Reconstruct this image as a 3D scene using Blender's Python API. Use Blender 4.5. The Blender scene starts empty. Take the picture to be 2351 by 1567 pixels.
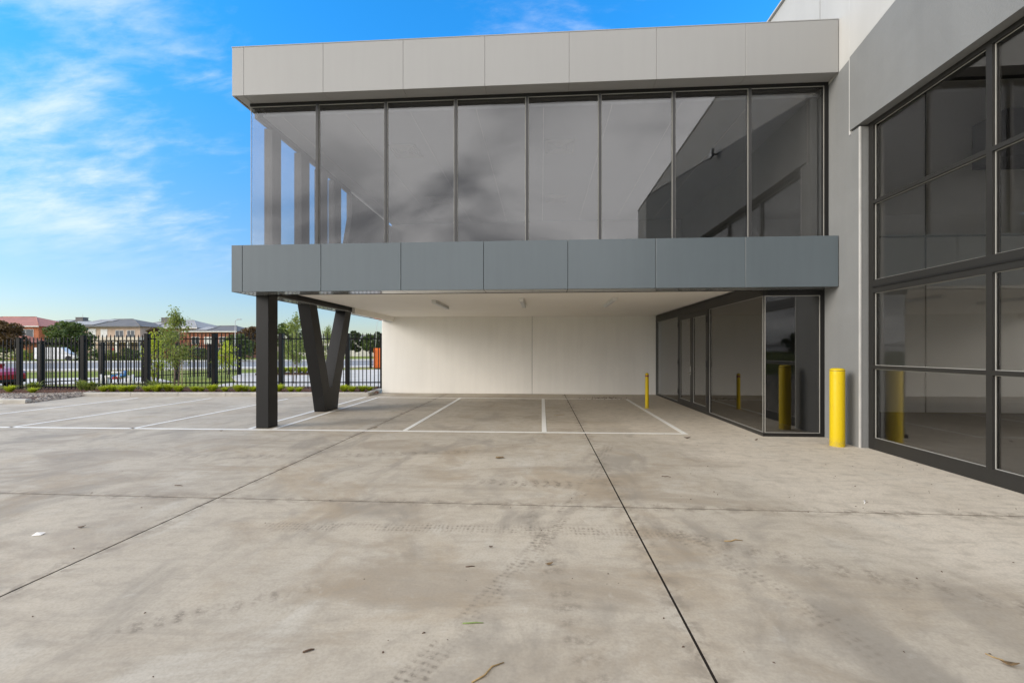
import bpy, bmesh, math, random
from mathutils import Vector, Matrix
R = math.radians
random.seed(7)
scn = bpy.context.scene
C = scn.collection

# ------------------------------------------------------------------ camera
FPX, YAW, CXP, CYP, CAMH = 1026.9, 0.06574, 1175.5, 804.86, 1.45
cam_d = bpy.data.cameras.new('camera'); cam = bpy.data.objects.new('camera', cam_d); C.objects.link(cam)
cam.location = (0, 0, CAMH); cam.rotation_euler = (R(90), 0, YAW)
cam_d.sensor_width = 36.0; cam_d.lens = 36.0 * FPX / 2351.0
cam_d.shift_y = 21.36 / 2351.0
cam_d.clip_end = 3000
scn.camera = cam
scn.render.resolution_x, scn.render.resolution_y = 1024, 682
scn.view_settings.view_transform = 'Standard'
scn.view_settings.look = 'None'
scn.view_settings.gamma = 1
scn.view_settings.exposure = 0.93
scn.cycles.max_bounces = 10
scn.cycles.diffuse_bounces = 6
scn.cycles.transparent_max_bounces = 24

# ------------------------------------------------------------------ sky and sun
SUN_EL, SUN_AZ = R(20), R(246)          # azimuth from +Y, clockwise: to the left, a little behind the camera
world = bpy.data.worlds.new('World'); scn.world = world; world.use_nodes = True
wn = world.node_tree; wn.nodes.clear(); wl = wn.links.new
def N(t, **k):
    n = wn.nodes.new(t)
    for a, b in k.items(): setattr(n, a, b)
    return n
def wm(op, a, b=None, c=None):
    n = N('ShaderNodeMath', operation=op)
    for i, v in enumerate((a, b, c)):
        if v is None: continue
        if isinstance(v, (int, float)): n.inputs[i].default_value = v
        else: wl(v, n.inputs[i])
    return n.outputs[0]
def wmap(v, a, b, c=0.0, d=1.0):
    n = N('ShaderNodeMapRange', interpolation_type='SMOOTHSTEP')
    wl(v, n.inputs[0])
    for i, x in enumerate((a, b, c, d)): n.inputs[i + 1].default_value = x
    return n.outputs[0]
def wmix(f, a, b, mode='MIX'):
    n = N('ShaderNodeMix', data_type='RGBA', blend_type=mode)
    if isinstance(f, (int, float)): n.inputs[0].default_value = f
    else: wl(f, n.inputs[0])
    for i, v in ((6, a), (7, b)):
        if isinstance(v, tuple): n.inputs[i].default_value = v + (1,)
        else: wl(v, n.inputs[i])
    return n.outputs[2]
out = N('ShaderNodeOutputWorld'); bg = N('ShaderNodeBackground'); bg.inputs[1].default_value = 0.095
wl(bg.outputs[0], out.inputs[0])
sky = N('ShaderNodeTexSky', sky_type='NISHITA', sun_disc=False, sun_elevation=SUN_EL, sun_rotation=SUN_AZ,
        air_density=1.0, dust_density=0.6, ozone_density=2.2)
tc = N('ShaderNodeTexCoord'); sep = N('ShaderNodeSeparateXYZ'); wl(tc.outputs['Generated'], sep.inputs[0])
dx, dy, dz = sep.outputs
zc = wm('MAXIMUM', dz, 0.0)
# richer blue with height, pale towards the horizon
tint = wmix(wmap(zc, 0.0, 0.62), (0.84, 0.87, 0.97), (0.24, 1.48, 2.3))
blue = wmix(1.0, sky.outputs[0], tint, 'MULTIPLY')
den = wm('ADD', zc, 0.30)
comb = N('ShaderNodeCombineXYZ'); wl(wm('DIVIDE', dx, den), comb.inputs[0]); wl(wm('DIVIDE', dy, den), comb.inputs[1])
def cloud(rot, scale, sc, detail, dist, loc=(0, 0, 0), rough=0.6):
    mp = N('ShaderNodeMapping'); mp.inputs['Rotation'].default_value = (0, 0, rot); mp.inputs['Scale'].default_value = scale
    mp.inputs['Location'].default_value = loc
    wl(comb.outputs[0], mp.inputs[0])
    nz = N('ShaderNodeTexNoise'); wl(mp.outputs[0], nz.inputs[0])
    nz.inputs['Scale'].default_value = sc; nz.inputs['Detail'].default_value = detail
    nz.inputs['Roughness'].default_value = rough; nz.inputs['Distortion'].default_value = dist
    return nz.outputs[0]
big = cloud(R(20), (1, 1, 1), 1.3, 3, 0.3, (3.1, 1.7, 0))
wisp = cloud(R(-38), (0.8, 2.0, 1), 3.2, 8, 0.35, (1.3, 0.2, 0), 0.60)
fine = cloud(R(-25), (0.9, 2.0, 1), 11.0, 5, 0.3, (0.4, 5.2, 0), 0.6)
lft = wmap(dx, -0.10, -0.70)             # the wisps lie mostly to the left of the building
dens = wm('ADD', wm('MULTIPLY', big, 0.75), wm('ADD', wm('MULTIPLY', wisp, 0.65), wm('MULTIPLY', fine, 0.26)))
dens = wm('ADD', dens, wm('MULTIPLY', lft, 0.13))
front = wm('MULTIPLY', wmap(dens, 0.84, 1.30, 0.0, 0.85), wmap(dz, 0.10, 0.26))
# behind the camera the sky is closed: the windows mirror grey cloud there
back = wmap(wm('SUBTRACT', dy, wm('MULTIPLY', wmap(dz, 0.55, 0.95), 0.9)), 0.15, -0.45)
grey = cloud(R(10), (1, 1.3, 1), 1.6, 6, 0.5, (9.1, 4.4, 0), 0.52)
cg = wmix(wmap(grey, 0.34, 0.66), (4.5, 4.55, 4.8), (11.4, 11.3, 11.4))
lift = wm('ADD', wm('MULTIPLY', zc, -0.15), 1.16)         # overcast made brighter towards the horizon, to send light into the carport
cgl = N('ShaderNodeVectorMath', operation='SCALE'); wl(cg, cgl.inputs[0]); wl(lift, cgl.inputs['Scale']); cg = cgl.outputs[0]
cover = wm('MAXIMUM', front, back)
ccol = wmix(back, (6.3, 6.5, 6.6), cg)
wl(wmix(cover, blue, ccol), bg.inputs[0])

sd = bpy.data.lights.new('sun', 'SUN'); sd.energy = 1.5; sd.angle = R(28); sd.color = (1, 0.92, 0.82)
sun = bpy.data.objects.new('sun', sd); C.objects.link(sun)
sdir = Vector((math.sin(SUN_AZ) * math.cos(SUN_EL), math.cos(SUN_AZ) * math.cos(SUN_EL), math.sin(SUN_EL)))
sun.rotation_euler = (-sdir).to_track_quat('-Z', 'Y').to_euler(); sun.location = sdir * 40

# ------------------------------------------------------------------ materials
MATS = {}
class NT:
    def __init__(s, name):
        s.m = bpy.data.materials.new(name); s.m.use_nodes = True; s.t = s.m.node_tree; s.t.nodes.clear()
        s.o = s.n('ShaderNodeOutputMaterial'); MATS[name] = s.m
    def n(s, t, **k):
        x = s.t.nodes.new(t)
        for a, b in k.items(): setattr(x, a, b)
        return x
    def l(s, a, b): s.t.links.new(a, b)
    def put(s, v, sock):
        if v is None: return
        if isinstance(v, (int, float)): sock.default_value = v
        elif isinstance(v, tuple): sock.default_value = v if len(v) == len(sock.default_value) else v + (1,)
        else: s.l(v, sock)
    def math(s, op, a, b=None, c=None):
        x = s.n('ShaderNodeMath', operation=op)
        for i, v in enumerate((a, b, c)): s.put(v, x.inputs[i])
        return x.outputs[0]
    def rng(s, v, a, b, c=0.0, d=1.0, smooth=True):
        x = s.n('ShaderNodeMapRange', interpolation_type='SMOOTHSTEP' if smooth else 'LINEAR')
        for i, q in enumerate((v, a, b, c, d)): s.put(q, x.inputs[i])
        return x.outputs[0]
    def mix(s, f, a, b, mode='MIX'):
        x = s.n('ShaderNodeMix', data_type='RGBA', blend_type=mode)
        s.put(f, x.inputs[0]); s.put(a, x.inputs[6]); s.put(b, x.inputs[7]); return x.outputs[2]
    def pos(s): return s.n('ShaderNodeNewGeometry').outputs['Position']
    def xyz(s, v):
        x = s.n('ShaderNodeSeparateXYZ'); s.l(v, x.inputs[0]); return x.outputs
    def mapv(s, v, scale=(1, 1, 1), rot=(0, 0, 0), loc=(0, 0, 0)):
        x = s.n('ShaderNodeMapping'); s.l(v, x.inputs[0])
        x.inputs['Scale'].default_value = scale; x.inputs['Rotation'].default_value = rot; x.inputs['Location'].default_value = loc
        return x.outputs[0]
    def noise(s, v, sc, det=4, rough=0.55, dist=0.0):
        x = s.n('ShaderNodeTexNoise'); s.put(v, x.inputs['Vector'])
        x.inputs['Scale'].default_value = sc; x.inputs['Detail'].default_value = det
        x.inputs['Roughness'].default_value = rough; x.inputs['Distortion'].default_value = dist
        return x.outputs[0]
    def bsdf(s, col, rough=0.6, metal=0.0, spec=0.5, bump=None, bs=0.2, bd=0.01, sub=None):
        b = s.n('ShaderNodeBsdfPrincipled'); s.put(col, b.inputs['Base Color']); s.put(rough, b.inputs['Roughness'])
        s.put(metal, b.inputs['Metallic']); s.put(spec, b.inputs['Specular IOR Level'])
        if bump is not None:
            p = s.n('ShaderNodeBump'); p.inputs['Strength'].default_value = bs; p.inputs['Distance'].default_value = bd
            s.l(bump, p.inputs['Height']); s.l(p.outputs[0], b.inputs['Normal'])
        s.l(b.outputs[0], s.o.inputs[0]); return b

def simple(name, col, rough=0.6, metal=0.0, var=0.08, sc=3.0, bump=0.0, bsc=80.0, bd=0.004, spec=0.5):
    t = NT(name); p = t.pos(); n = t.noise(p, sc, 5, 0.6)
    k = t.rng(n, 0.3, 0.7, 1 - var, 1 + var)
    vm = t.n('ShaderNodeVectorMath', operation='SCALE'); t.put(col, vm.inputs[0]); t.l(k, vm.inputs['Scale'])
    bm_ = t.noise(p, bsc, 3, 0.6) if bump else None
    t.bsdf(vm.outputs[0], rough, metal, spec, bm_, bump, bd); return t.m

def concrete():
    t = NT('concrete'); p = t.pos(); x, y, z = t.xyz(p)
    big = t.noise(p, 0.33, 5, 0.6, 0.6)
    sw = t.noise(t.mapv(p, (0.6, 1.25, 1), (0, 0, R(-30))), 1.0, 8, 0.62, 0.9)       # broad sweeping stains
    sw2 = t.noise(t.mapv(p, (1.6, 0.8, 1), (0, 0, R(-50)), (3, 1, 0)), 0.9, 8, 0.60, 0.7)
    tr = t.noise(t.mapv(p, (0.7, 4.0, 1), (0, 0, R(-14))), 3.0, 6, 0.62, 0.5)         # trowel streaks
    fine = t.noise(p, 55, 4, 0.65); grit = t.noise(p, 260, 2, 0.5); mid = t.noise(p, 7, 6, 0.68, 0.4)
    # the apron along the glass wall and under the roof edge is swept and washed cleaner
    keep = t.math('MULTIPLY', t.rng(t.math('ADD', t.math('ADD', x, t.math('MULTIPLY', y, 0.18)), t.math('MULTIPLY', big, 1.0)), 2.4, 4.6, 1.0, 0.15), t.rng(y, 6.5, 9.0, 1.0, 0.65))
    base = t.mix(t.rng(big, 0.35, 0.65), (0.378, 0.342, 0.288), (0.425, 0.38, 0.314))
    base = t.mix(t.rng(keep, 0.15, 0.8, 0.9, 0), base, (0.54, 0.49, 0.42))
    base = t.mix(t.rng(sw2, 0.28, 0.46, 0.6, 0), base, (0.47, 0.448, 0.402))
    base = t.mix(t.math('MULTIPLY', t.rng(sw, 0.46, 0.66, 0, 0.6), keep), base, (0.225, 0.180, 0.130))
    base = t.mix(t.math('MULTIPLY', t.rng(sw2, 0.50, 0.68, 0, 0.66), keep), base, (0.20, 0.182, 0.158))
    dirt = t.noise(t.mapv(p, (1, 1, 1), (0, 0, 0.4), (11, 4, 0)), 0.75, 7, 0.62, 0.6)
    base = t.mix(t.math('MULTIPLY', t.rng(dirt, 0.50, 0.68, 0, 0.52), keep), base, (0.27, 0.205, 0.132))
    base = t.mix(t.rng(tr, 0.48, 0.72, 0, 0.30), base, (0.23, 0.208, 0.178))
    base = t.mix(t.rng(mid, 0.45, 0.70, 0, 0.42), base, (0.25, 0.222, 0.185))
    base = t.mix(t.rng(mid, 0.28, 0.42, 0.25, 0), base, (0.48, 0.46, 0.42))
    base = t.mix(t.rng(fine, 0.35, 0.72, 0, 0.30), base, (0.20, 0.178, 0.148))
    # grime gathers beside the joints
    dj = t.math('MINIMUM', t.math('MINIMUM', t.math('ABSOLUTE', t.math('SUBTRACT', x, -3.19)), t.math('ABSOLUTE', t.math('SUBTRACT', x, 0.765))), t.math('ABSOLUTE', t.math('SUBTRACT', y, 4.21)))
    base = t.mix(t.math('MULTIPLY', t.rng(dj, 0.0, 0.16, 0.5, 0), t.rng(mid, 0.42, 0.62)), base, (0.15, 0.125, 0.098))
    # dark scattered specks
    vo = t.n('ShaderNodeTexVoronoi', feature='F1'); t.l(p, vo.inputs['Vector']); vo.inputs['Scale'].default_value = 3.3
    base = t.mix(t.rng(vo.outputs['Distance'], 0.008, 0.02, 0.75, 0), base, (0.07, 0.055, 0.045))
    # dusty tyre prints: broken bands along a bent line, tread smeared by noise
    wa = t.math('MULTIPLY', t.math('SUBTRACT', t.noise(p, 9, 3, 0.6), 0.5), 0.05); wb = t.math('MULTIPLY', t.math('SUBTRACT', t.noise(t.mapv(p, (1, 1, 1), (0, 0, 1), (5, 5, 0)), 6, 3, 0.6), 0.5), 0.07)
    brk = t.rng(t.noise(p, 3.1, 7, 0.72, 0.5), 0.36, 0.60); brk2 = t.rng(t.noise(p, 24, 4, 0.7), 0.34, 0.62)
    def track(px, py, ang, half, s0, s1, k, pitch, rows, amt, base, skew=0.0):
        ca, sa = math.cos(ang), math.sin(ang)
        u = t.math('ADD', t.math('MULTIPLY', t.math('SUBTRACT', x, px), ca), t.math('MULTIPLY', t.math('SUBTRACT', y, py), sa))
        v = t.math('ADD', t.math('MULTIPLY', t.math('SUBTRACT', x, px), -sa), t.math('MULTIPLY', t.math('SUBTRACT', y, py), ca))
        v = t.math('ADD', t.math('SUBTRACT', v, t.math('MULTIPLY', t.math('MULTIPLY', u, u), k)), wa)
        uu = t.math('ADD', u, wb)
        band = t.rng(t.math('ABSOLUTE', v), half * 0.6, half * 1.15, 1, 0)
        ends = t.math('MULTIPLY', t.rng(u, s0, s0 + 0.9), t.rng(u, s1 - 0.9, s1, 1, 0))
        ph = t.math('ADD', t.math('MULTIPLY', uu, 6.2832 / pitch), t.math('MULTIPLY', t.math('ABSOLUTE', v), skew))
        lug = t.rng(t.math('SINE', ph), -0.7, 0.9, 0.25, 1)
        rw = t.rng(t.math('COSINE', t.math('MULTIPLY', v, 3.1416 * rows / half)), -0.9, 0.2, 0.35, 1)
        f = t.math('MULTIPLY', t.math('MULTIPLY', t.math('MULTIPLY', band, ends), t.math('MULTIPLY', lug, rw)), t.math('MULTIPLY', t.math('MULTIPLY', brk, brk2), amt))
        return t.mix(f, base, (0.115, 0.095, 0.075))
    base = track(-0.35, 2.5, R(68), 0.085, -1.9, 5.2, 0.018, 0.042, 3, 0.80, base)
    base = track(-0.6, 3.62, R(1), 0.10, -2.2, 2.2, -0.01, 0.036, 4, 0.75, base)
    base = track(0.22, 2.1, R(98), 0.12, -1.4, 2.6, 0.02, 0.14, 1, 0.50, base, 9.0)
    base = track(2.7, 2.7, R(-28), 0.15, -2.4, 2.2, 0.012, 0.17, 1, 0.6, base, 12.0)
    base = track(-3.0, 6.0, R(8), 0.16, -2.8, 2.6, 0.03, 0.15, 1, 0.55, base, 12.0)
    base = track(-0.2, 4.9, R(-4), 0.17, -0.9, 1.2, 0.05, 0.12, 1, 0.9, base, 14.0)
    base = track(-7.5, 8.6, R(22), 0.05, -6, 7, 0.004, 0.02, 1, 0.30, base)
    base = track(-8.5, 9.9, R(14), 0.04, -6, 6, -0.01, 0.02, 1, 0.26, base)
    base = track(1.35, 3.0, R(112), 0.10, -1.3, 1.3, 0.06, 0.05, 3, 0.6, base)
    base = track(-1.9, 2.35, R(30), 0.09, -0.9, 0.9, 0.08, 0.09, 1, 0.9, base, 8.0)
    base = t.mix(1.0, base, (1.16, 1.14, 1.10), 'MULTIPLY')
    h = t.math('ADD', t.math('MULTIPLY', fine, 0.5), t.math('ADD', t.math('MULTIPLY', grit, 0.25), t.math('MULTIPLY', tr, 0.7)))
    t.bsdf(base, t.rng(sw, 0.3, 0.7, 0.80, 0.66), 0, 0.3, h, 0.25, 0.004)
concrete()

def paint_line():
    t = NT('line_paint'); p = t.pos()
    w = t.noise(p, 9, 6, 0.7); f = t.noise(p, 60, 4, 0.6)
    k = t.math('MULTIPLY', t.rng(w, 0.52, 0.72), t.rng(f, 0.45, 0.6))
    t.bsdf(t.mix(t.math('MULTIPLY', k, 0.8), (0.80, 0.79, 0.75), (0.42, 0.39, 0.34)), 0.6)
paint_line()

def stucco(name, col, var, bs):
    t = NT(name); p = t.pos()
    a = t.noise(p, 0.9, 6, 0.6, 0.4); st = t.noise(t.mapv(p, (3, 3, 0.25)), 1.6, 6, 0.6)
    k = t.math('MULTIPLY', t.rng(a, 0.3, 0.7, 1 - var, 1 + var), t.rng(st, 0.35, 0.7, 1.01, 0.975))
    vm = t.n('ShaderNodeVectorMath', operation='SCALE'); t.put(col, vm.inputs[0]); t.l(k, vm.inputs['Scale'])
    b = t.math('ADD', t.noise(p, 42, 4, 0.6), t.math('MULTIPLY', t.noise(p, 130, 3, 0.6), 0.5))
    t.bsdf(vm.outputs[0], 0.85, 0, 0.3, b, bs, 0.012)
stucco('grey_render', (0.205, 0.208, 0.205), 0.05, 0.35)
stucco('white_render', (0.47, 0.46, 0.44), 0.03, 0.10)
stucco('white_wall', (0.86, 0.84, 0.79), 0.02, 0.05)

def acm(name, col, rough, var, spec=0.5):
    t = NT(name); p = t.pos(); oi = t.n('ShaderNodeObjectInfo')
    st = t.noise(t.mapv(p, (5, 5, 0.4)), 1.5, 6, 0.62); cl = t.noise(p, 0.8, 4, 0.6)
    k = t.math('MULTIPLY', t.rng(st, 0.35, 0.7, 1 + var * .5, 1 - var), t.rng(cl, 0.3, 0.7, 1 - var * .6, 1 + var * .6))
    k = t.math('MULTIPLY', k, t.rng(oi.outputs['Random'], 0, 1, 1 - var * .6, 1 + var * .6, False))
    vm = t.n('ShaderNodeVectorMath', operation='SCALE'); t.put(col, vm.inputs[0]); t.l(k, vm.inputs['Scale'])
    oil = t.noise(p, 1.4, 2, 0.4)
    t.bsdf(vm.outputs[0], rough, 0.0, spec, oil, 0.04, 0.02)
acm('light_cladding', (0.33, 0.326, 0.32), 0.42, 0.014)
acm('slate_cladding', (0.105, 0.128, 0.142), 0.30, 0.03)
acm('slate_soffit', (0.20, 0.215, 0.22), 0.12, 0.03)
acm('black_steel', (0.006, 0.0057, 0.0057), 0.48, 0.10, 0.35)
acm('frame_black', (0.012, 0.0115, 0.011), 0.42, 0.06, 0.35)
acm('frame_bronze', (0.022, 0.021, 0.019), 0.42, 0.06, 0.35)
simple('bead', (0.36, 0.35, 0.32), 0.45)
simple('ceiling_white', (0.87, 0.84, 0.78), 0.8, var=0.015, sc=1.0)
simple('interior_white', (0.72, 0.71, 0.69), 0.8, var=0.02)
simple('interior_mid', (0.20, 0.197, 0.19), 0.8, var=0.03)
simple('office_ceiling', (0.34, 0.345, 0.36), 0.8, var=0.02)
simple('interior_floor', (0.16, 0.15, 0.14), 0.7)
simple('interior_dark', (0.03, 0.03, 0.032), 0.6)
simple('joint_dark', (0.022, 0.018, 0.015), 0.95, spec=0.1)
simple('parapet_core', (0.16, 0.155, 0.145), 0.9)
simple('mullion_grey', (0.045, 0.044, 0.044), 0.4)
simple('sealant', (0.50, 0.49, 0.47), 0.8)
simple('steel_bright', (0.62, 0.61, 0.58), 0.25, 1.0)
def yellow():
    t = NT('yellow_paint'); p = t.pos(); x, y, z = t.xyz(p)
    sc_ = t.math('MULTIPLY', t.rng(t.noise(t.mapv(p, (30, 30, 5)), 1.5, 6, 0.7), 0.56, 0.68), t.rng(t.noise(p, 4, 3, 0.6), 0.45, 0.6))
    c = t.mix(t.math('MULTIPLY', sc_, 0.55), (0.60, 0.43, 0.004), (0.36, 0.25, 0.03))
    c = t.mix(t.math('MULTIPLY', t.rng(z, 0.0, 0.16, 0.55, 0), t.rng(t.noise(p, 18, 5, 0.7), 0.35, 0.65)), c, (0.24, 0.19, 0.11))
    t.bsdf(c, t.rng(t.noise(p, 12, 4, 0.6), 0.3, 0.7, 0.36, 0.55), 0, 0.25, t.noise(p, 35, 3, 0.5), 0.08, 0.003)
yellow()
simple('red_band', (0.22, 0.03, 0.02), 0.4)
simple('kerb_concrete', (0.40, 0.38, 0.34), 0.85, var=0.16, sc=2.0, bump=0.3, bsc=60)
simple('drive_concrete', (0.52, 0.49, 0.45), 0.85, var=0.1, sc=0.6)
simple('asphalt', (0.24, 0.24, 0.245), 0.9, var=0.1, sc=0.4)
simple('path_concrete', (0.55, 0.53, 0.49), 0.9, var=0.1, sc=0.5)
simple('soil', (0.095, 0.055, 0.038), 0.95, var=0.35, sc=4, bump=0.8, bsc=40, bd=0.03)
leaf_mat_later = True
simple('bark_chip', (0.115, 0.055, 0.036), 0.9, var=0.5, sc=14)
simple('fence_black', (0.004, 0.004, 0.0045), 0.5, var=0.2, spec=0.2)
simple('brick_orange', (0.46, 0.17, 0.085), 0.9, var=0.14, sc=1.4)
simple('brick_tan', (0.44, 0.34, 0.26), 0.9, var=0.1, sc=1.0)
simple('brick_red', (0.33, 0.13, 0.08), 0.9, var=0.15, sc=1.2)
simple('render_cream', (0.62, 0.55, 0.47), 0.9, var=0.05)
simple('render_pale', (0.66, 0.64, 0.60), 0.9, var=0.05)
simple('window_glass_far', (0.05, 0.06, 0.07), 0.12, var=0.1)
simple('blind_white', (0.62, 0.63, 0.63), 0.6)
simple('trim_white', (0.7, 0.69, 0.66), 0.7)
simple('solar', (0.33, 0.33, 0.33), 0.6, var=0.05, spec=0.2)
simple('bark', (0.20, 0.155, 0.12), 0.9, var=0.3, sc=12)
simple('car_red', (0.36, 0.018, 0.02), 0.2, var=0.03)
simple('car_white', (0.72, 0.72, 0.71), 0.25, var=0.02)
simple('rubber', (0.02, 0.02, 0.02), 0.8)
simple('alloy', (0.5, 0.5, 0.5), 0.3, 1.0)
simple('car_glass', (0.02, 0.025, 0.03), 0.06)
simple('orange_paint', (0.68, 0.15, 0.02), 0.5, var=0.08)
simple('pipe_white', (0.68, 0.67, 0.66), 0.5)
simple('pipe_blue', (0.03, 0.16, 0.42), 0.5)
simple('pipe_red', (0.45, 0.03, 0.03), 0.5)
simple('pole_grey', (0.42, 0.42, 0.41), 0.6, 0.3)
simple('timber_pole', (0.11, 0.09, 0.075), 0.9, var=0.2)
simple('litter_white', (0.82, 0.81, 0.79), 0.7)
simple('dry_stick', (0.34, 0.23, 0.10), 0.8, var=0.25, sc=30)
simple('dark_stick', (0.09, 0.055, 0.035), 0.85)
simple('green_stem', (0.20, 0.28, 0.08), 0.7)
simple('dry_leaf', (0.16, 0.10, 0.045), 0.8, var=0.4, sc=60)
simple('stake', (0.45, 0.36, 0.24), 0.85)
def roof_mat(name, col):
    t = NT(name); p = t.pos(); x, y, z = t.xyz(p)
    w = t.rng(t.math('SINE', t.math('MULTIPLY', z, 32.0)), -0.6, 0.8, 0.80, 1.08)
    k = t.math('MULTIPLY', w, t.rng(t.noise(p, 0.8, 5, 0.6), 0.3, 0.7, 0.88, 1.12))
    vm = t.n('ShaderNodeVectorMath', operation='SCALE'); t.put(col, vm.inputs[0]); t.l(k, vm.inputs['Scale'])
    t.bsdf(vm.outputs[0], 0.75)
roof_mat('roof_grey', (0.135, 0.132, 0.13)); roof_mat('roof_lightgrey', (0.30, 0.30, 0.30)); roof_mat('roof_red', (0.36, 0.15, 0.115))
def grass_mat():
    t = NT('grass'); p = t.pos(); a = t.noise(p, 0.35, 5, 0.65); b = t.noise(p, 6, 4, 0.7)
    c = t.mix(t.rng(a, 0.35, 0.7), (0.17, 0.22, 0.035), (0.29, 0.30, 0.07))
    c = t.mix(t.rng(b, 0.4, 0.7, 0, 0.5), c, (0.05, 0.08, 0.018)); t.bsdf(c, 0.95, 0, 0.2, b, 0.5, 0.05)
grass_mat()
def leaf_mat(name, c1, c2, trans=0.25):
    t = NT(name); p = t.pos(); g = t.n('ShaderNodeNewGeometry')
    c = t.mix(g.outputs['Random Per Island'], c1, c2)
    d = t.bsdf(c, 0.55, 0, 0.4)
    tr = t.n('ShaderNodeBsdfTranslucent'); t.l(t.mix(1.0, c, (1.2, 1.3, 0.6), 'MULTIPLY'), tr.inputs[0])
    mx = t.n('ShaderNodeMixShader'); mx.inputs[0].default_value = trans
    t.l(d.outputs[0], mx.inputs[1]); t.l(tr.outputs[0], mx.inputs[2]); t.l(mx.outputs[0], t.o.inputs[0])
leaf_mat('leaf_lime', (0.34, 0.40, 0.03), (0.52, 0.54, 0.07), 0.4)
leaf_mat('pebble', (0.07, 0.055, 0.045), (0.42, 0.36, 0.30), 0.0)
leaf_mat('leaf_olive', (0.13, 0.18, 0.04), (0.32, 0.35, 0.11), 0.35)
leaf_mat('leaf_dark', (0.028, 0.05, 0.018), (0.075, 0.10, 0.03))
leaf_mat('leaf_bronze', (0.06, 0.035, 0.02), (0.14, 0.085, 0.035))
leaf_mat('leaf_green', (0.045, 0.075, 0.02), (0.12, 0.16, 0.045))

def glass(name, tint, r0, rc=(1, 1, 1)):
    t = NT(name); p = t.pos()
    tr = t.n('ShaderNodeBsdfTransparent'); t.put(tint, tr.inputs[0])
    gl = t.n('ShaderNodeBsdfAnisotropic') if False else t.n('ShaderNodeBsdfGlossy'); t.put(rc, gl.inputs[0]); gl.inputs['Roughness'].default_value = 0.0
    wob = t.n('ShaderNodeBump'); wob.inputs['Strength'].default_value = 0.025; wob.inputs['Distance'].default_value = 0.02
    t.l(t.noise(p, 0.9, 2, 0.4), wob.inputs['Height']); t.l(wob.outputs[0], gl.inputs['Normal'])
    lw = t.n('ShaderNodeLayerWeight'); lw.inputs[0].default_value = 0.5
    f5 = t.math('POWER', lw.outputs['Facing'], 4.5)
    fac = t.math('ADD', t.math('MULTIPLY', f5, 1 - r0), r0)
    mx = t.n('ShaderNodeMixShader'); t.l(fac, mx.inputs[0]); t.l(tr.outputs[0], mx.inputs[1]); t.l(gl.outputs[0], mx.inputs[2])
    t.l(mx.outputs[0], t.o.inputs[0])
glass('glass_upper', (0.80, 0.805, 0.81), 0.075, (1, 0.99, 0.985))
glass('glass_side', (0.99, 0.985, 0.98), 0.03)
glass('glass_lower', (0.54, 0.54, 0.53), 0.11)
glass('glass_wall', (0.88, 0.88, 0.87), 0.075)

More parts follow.
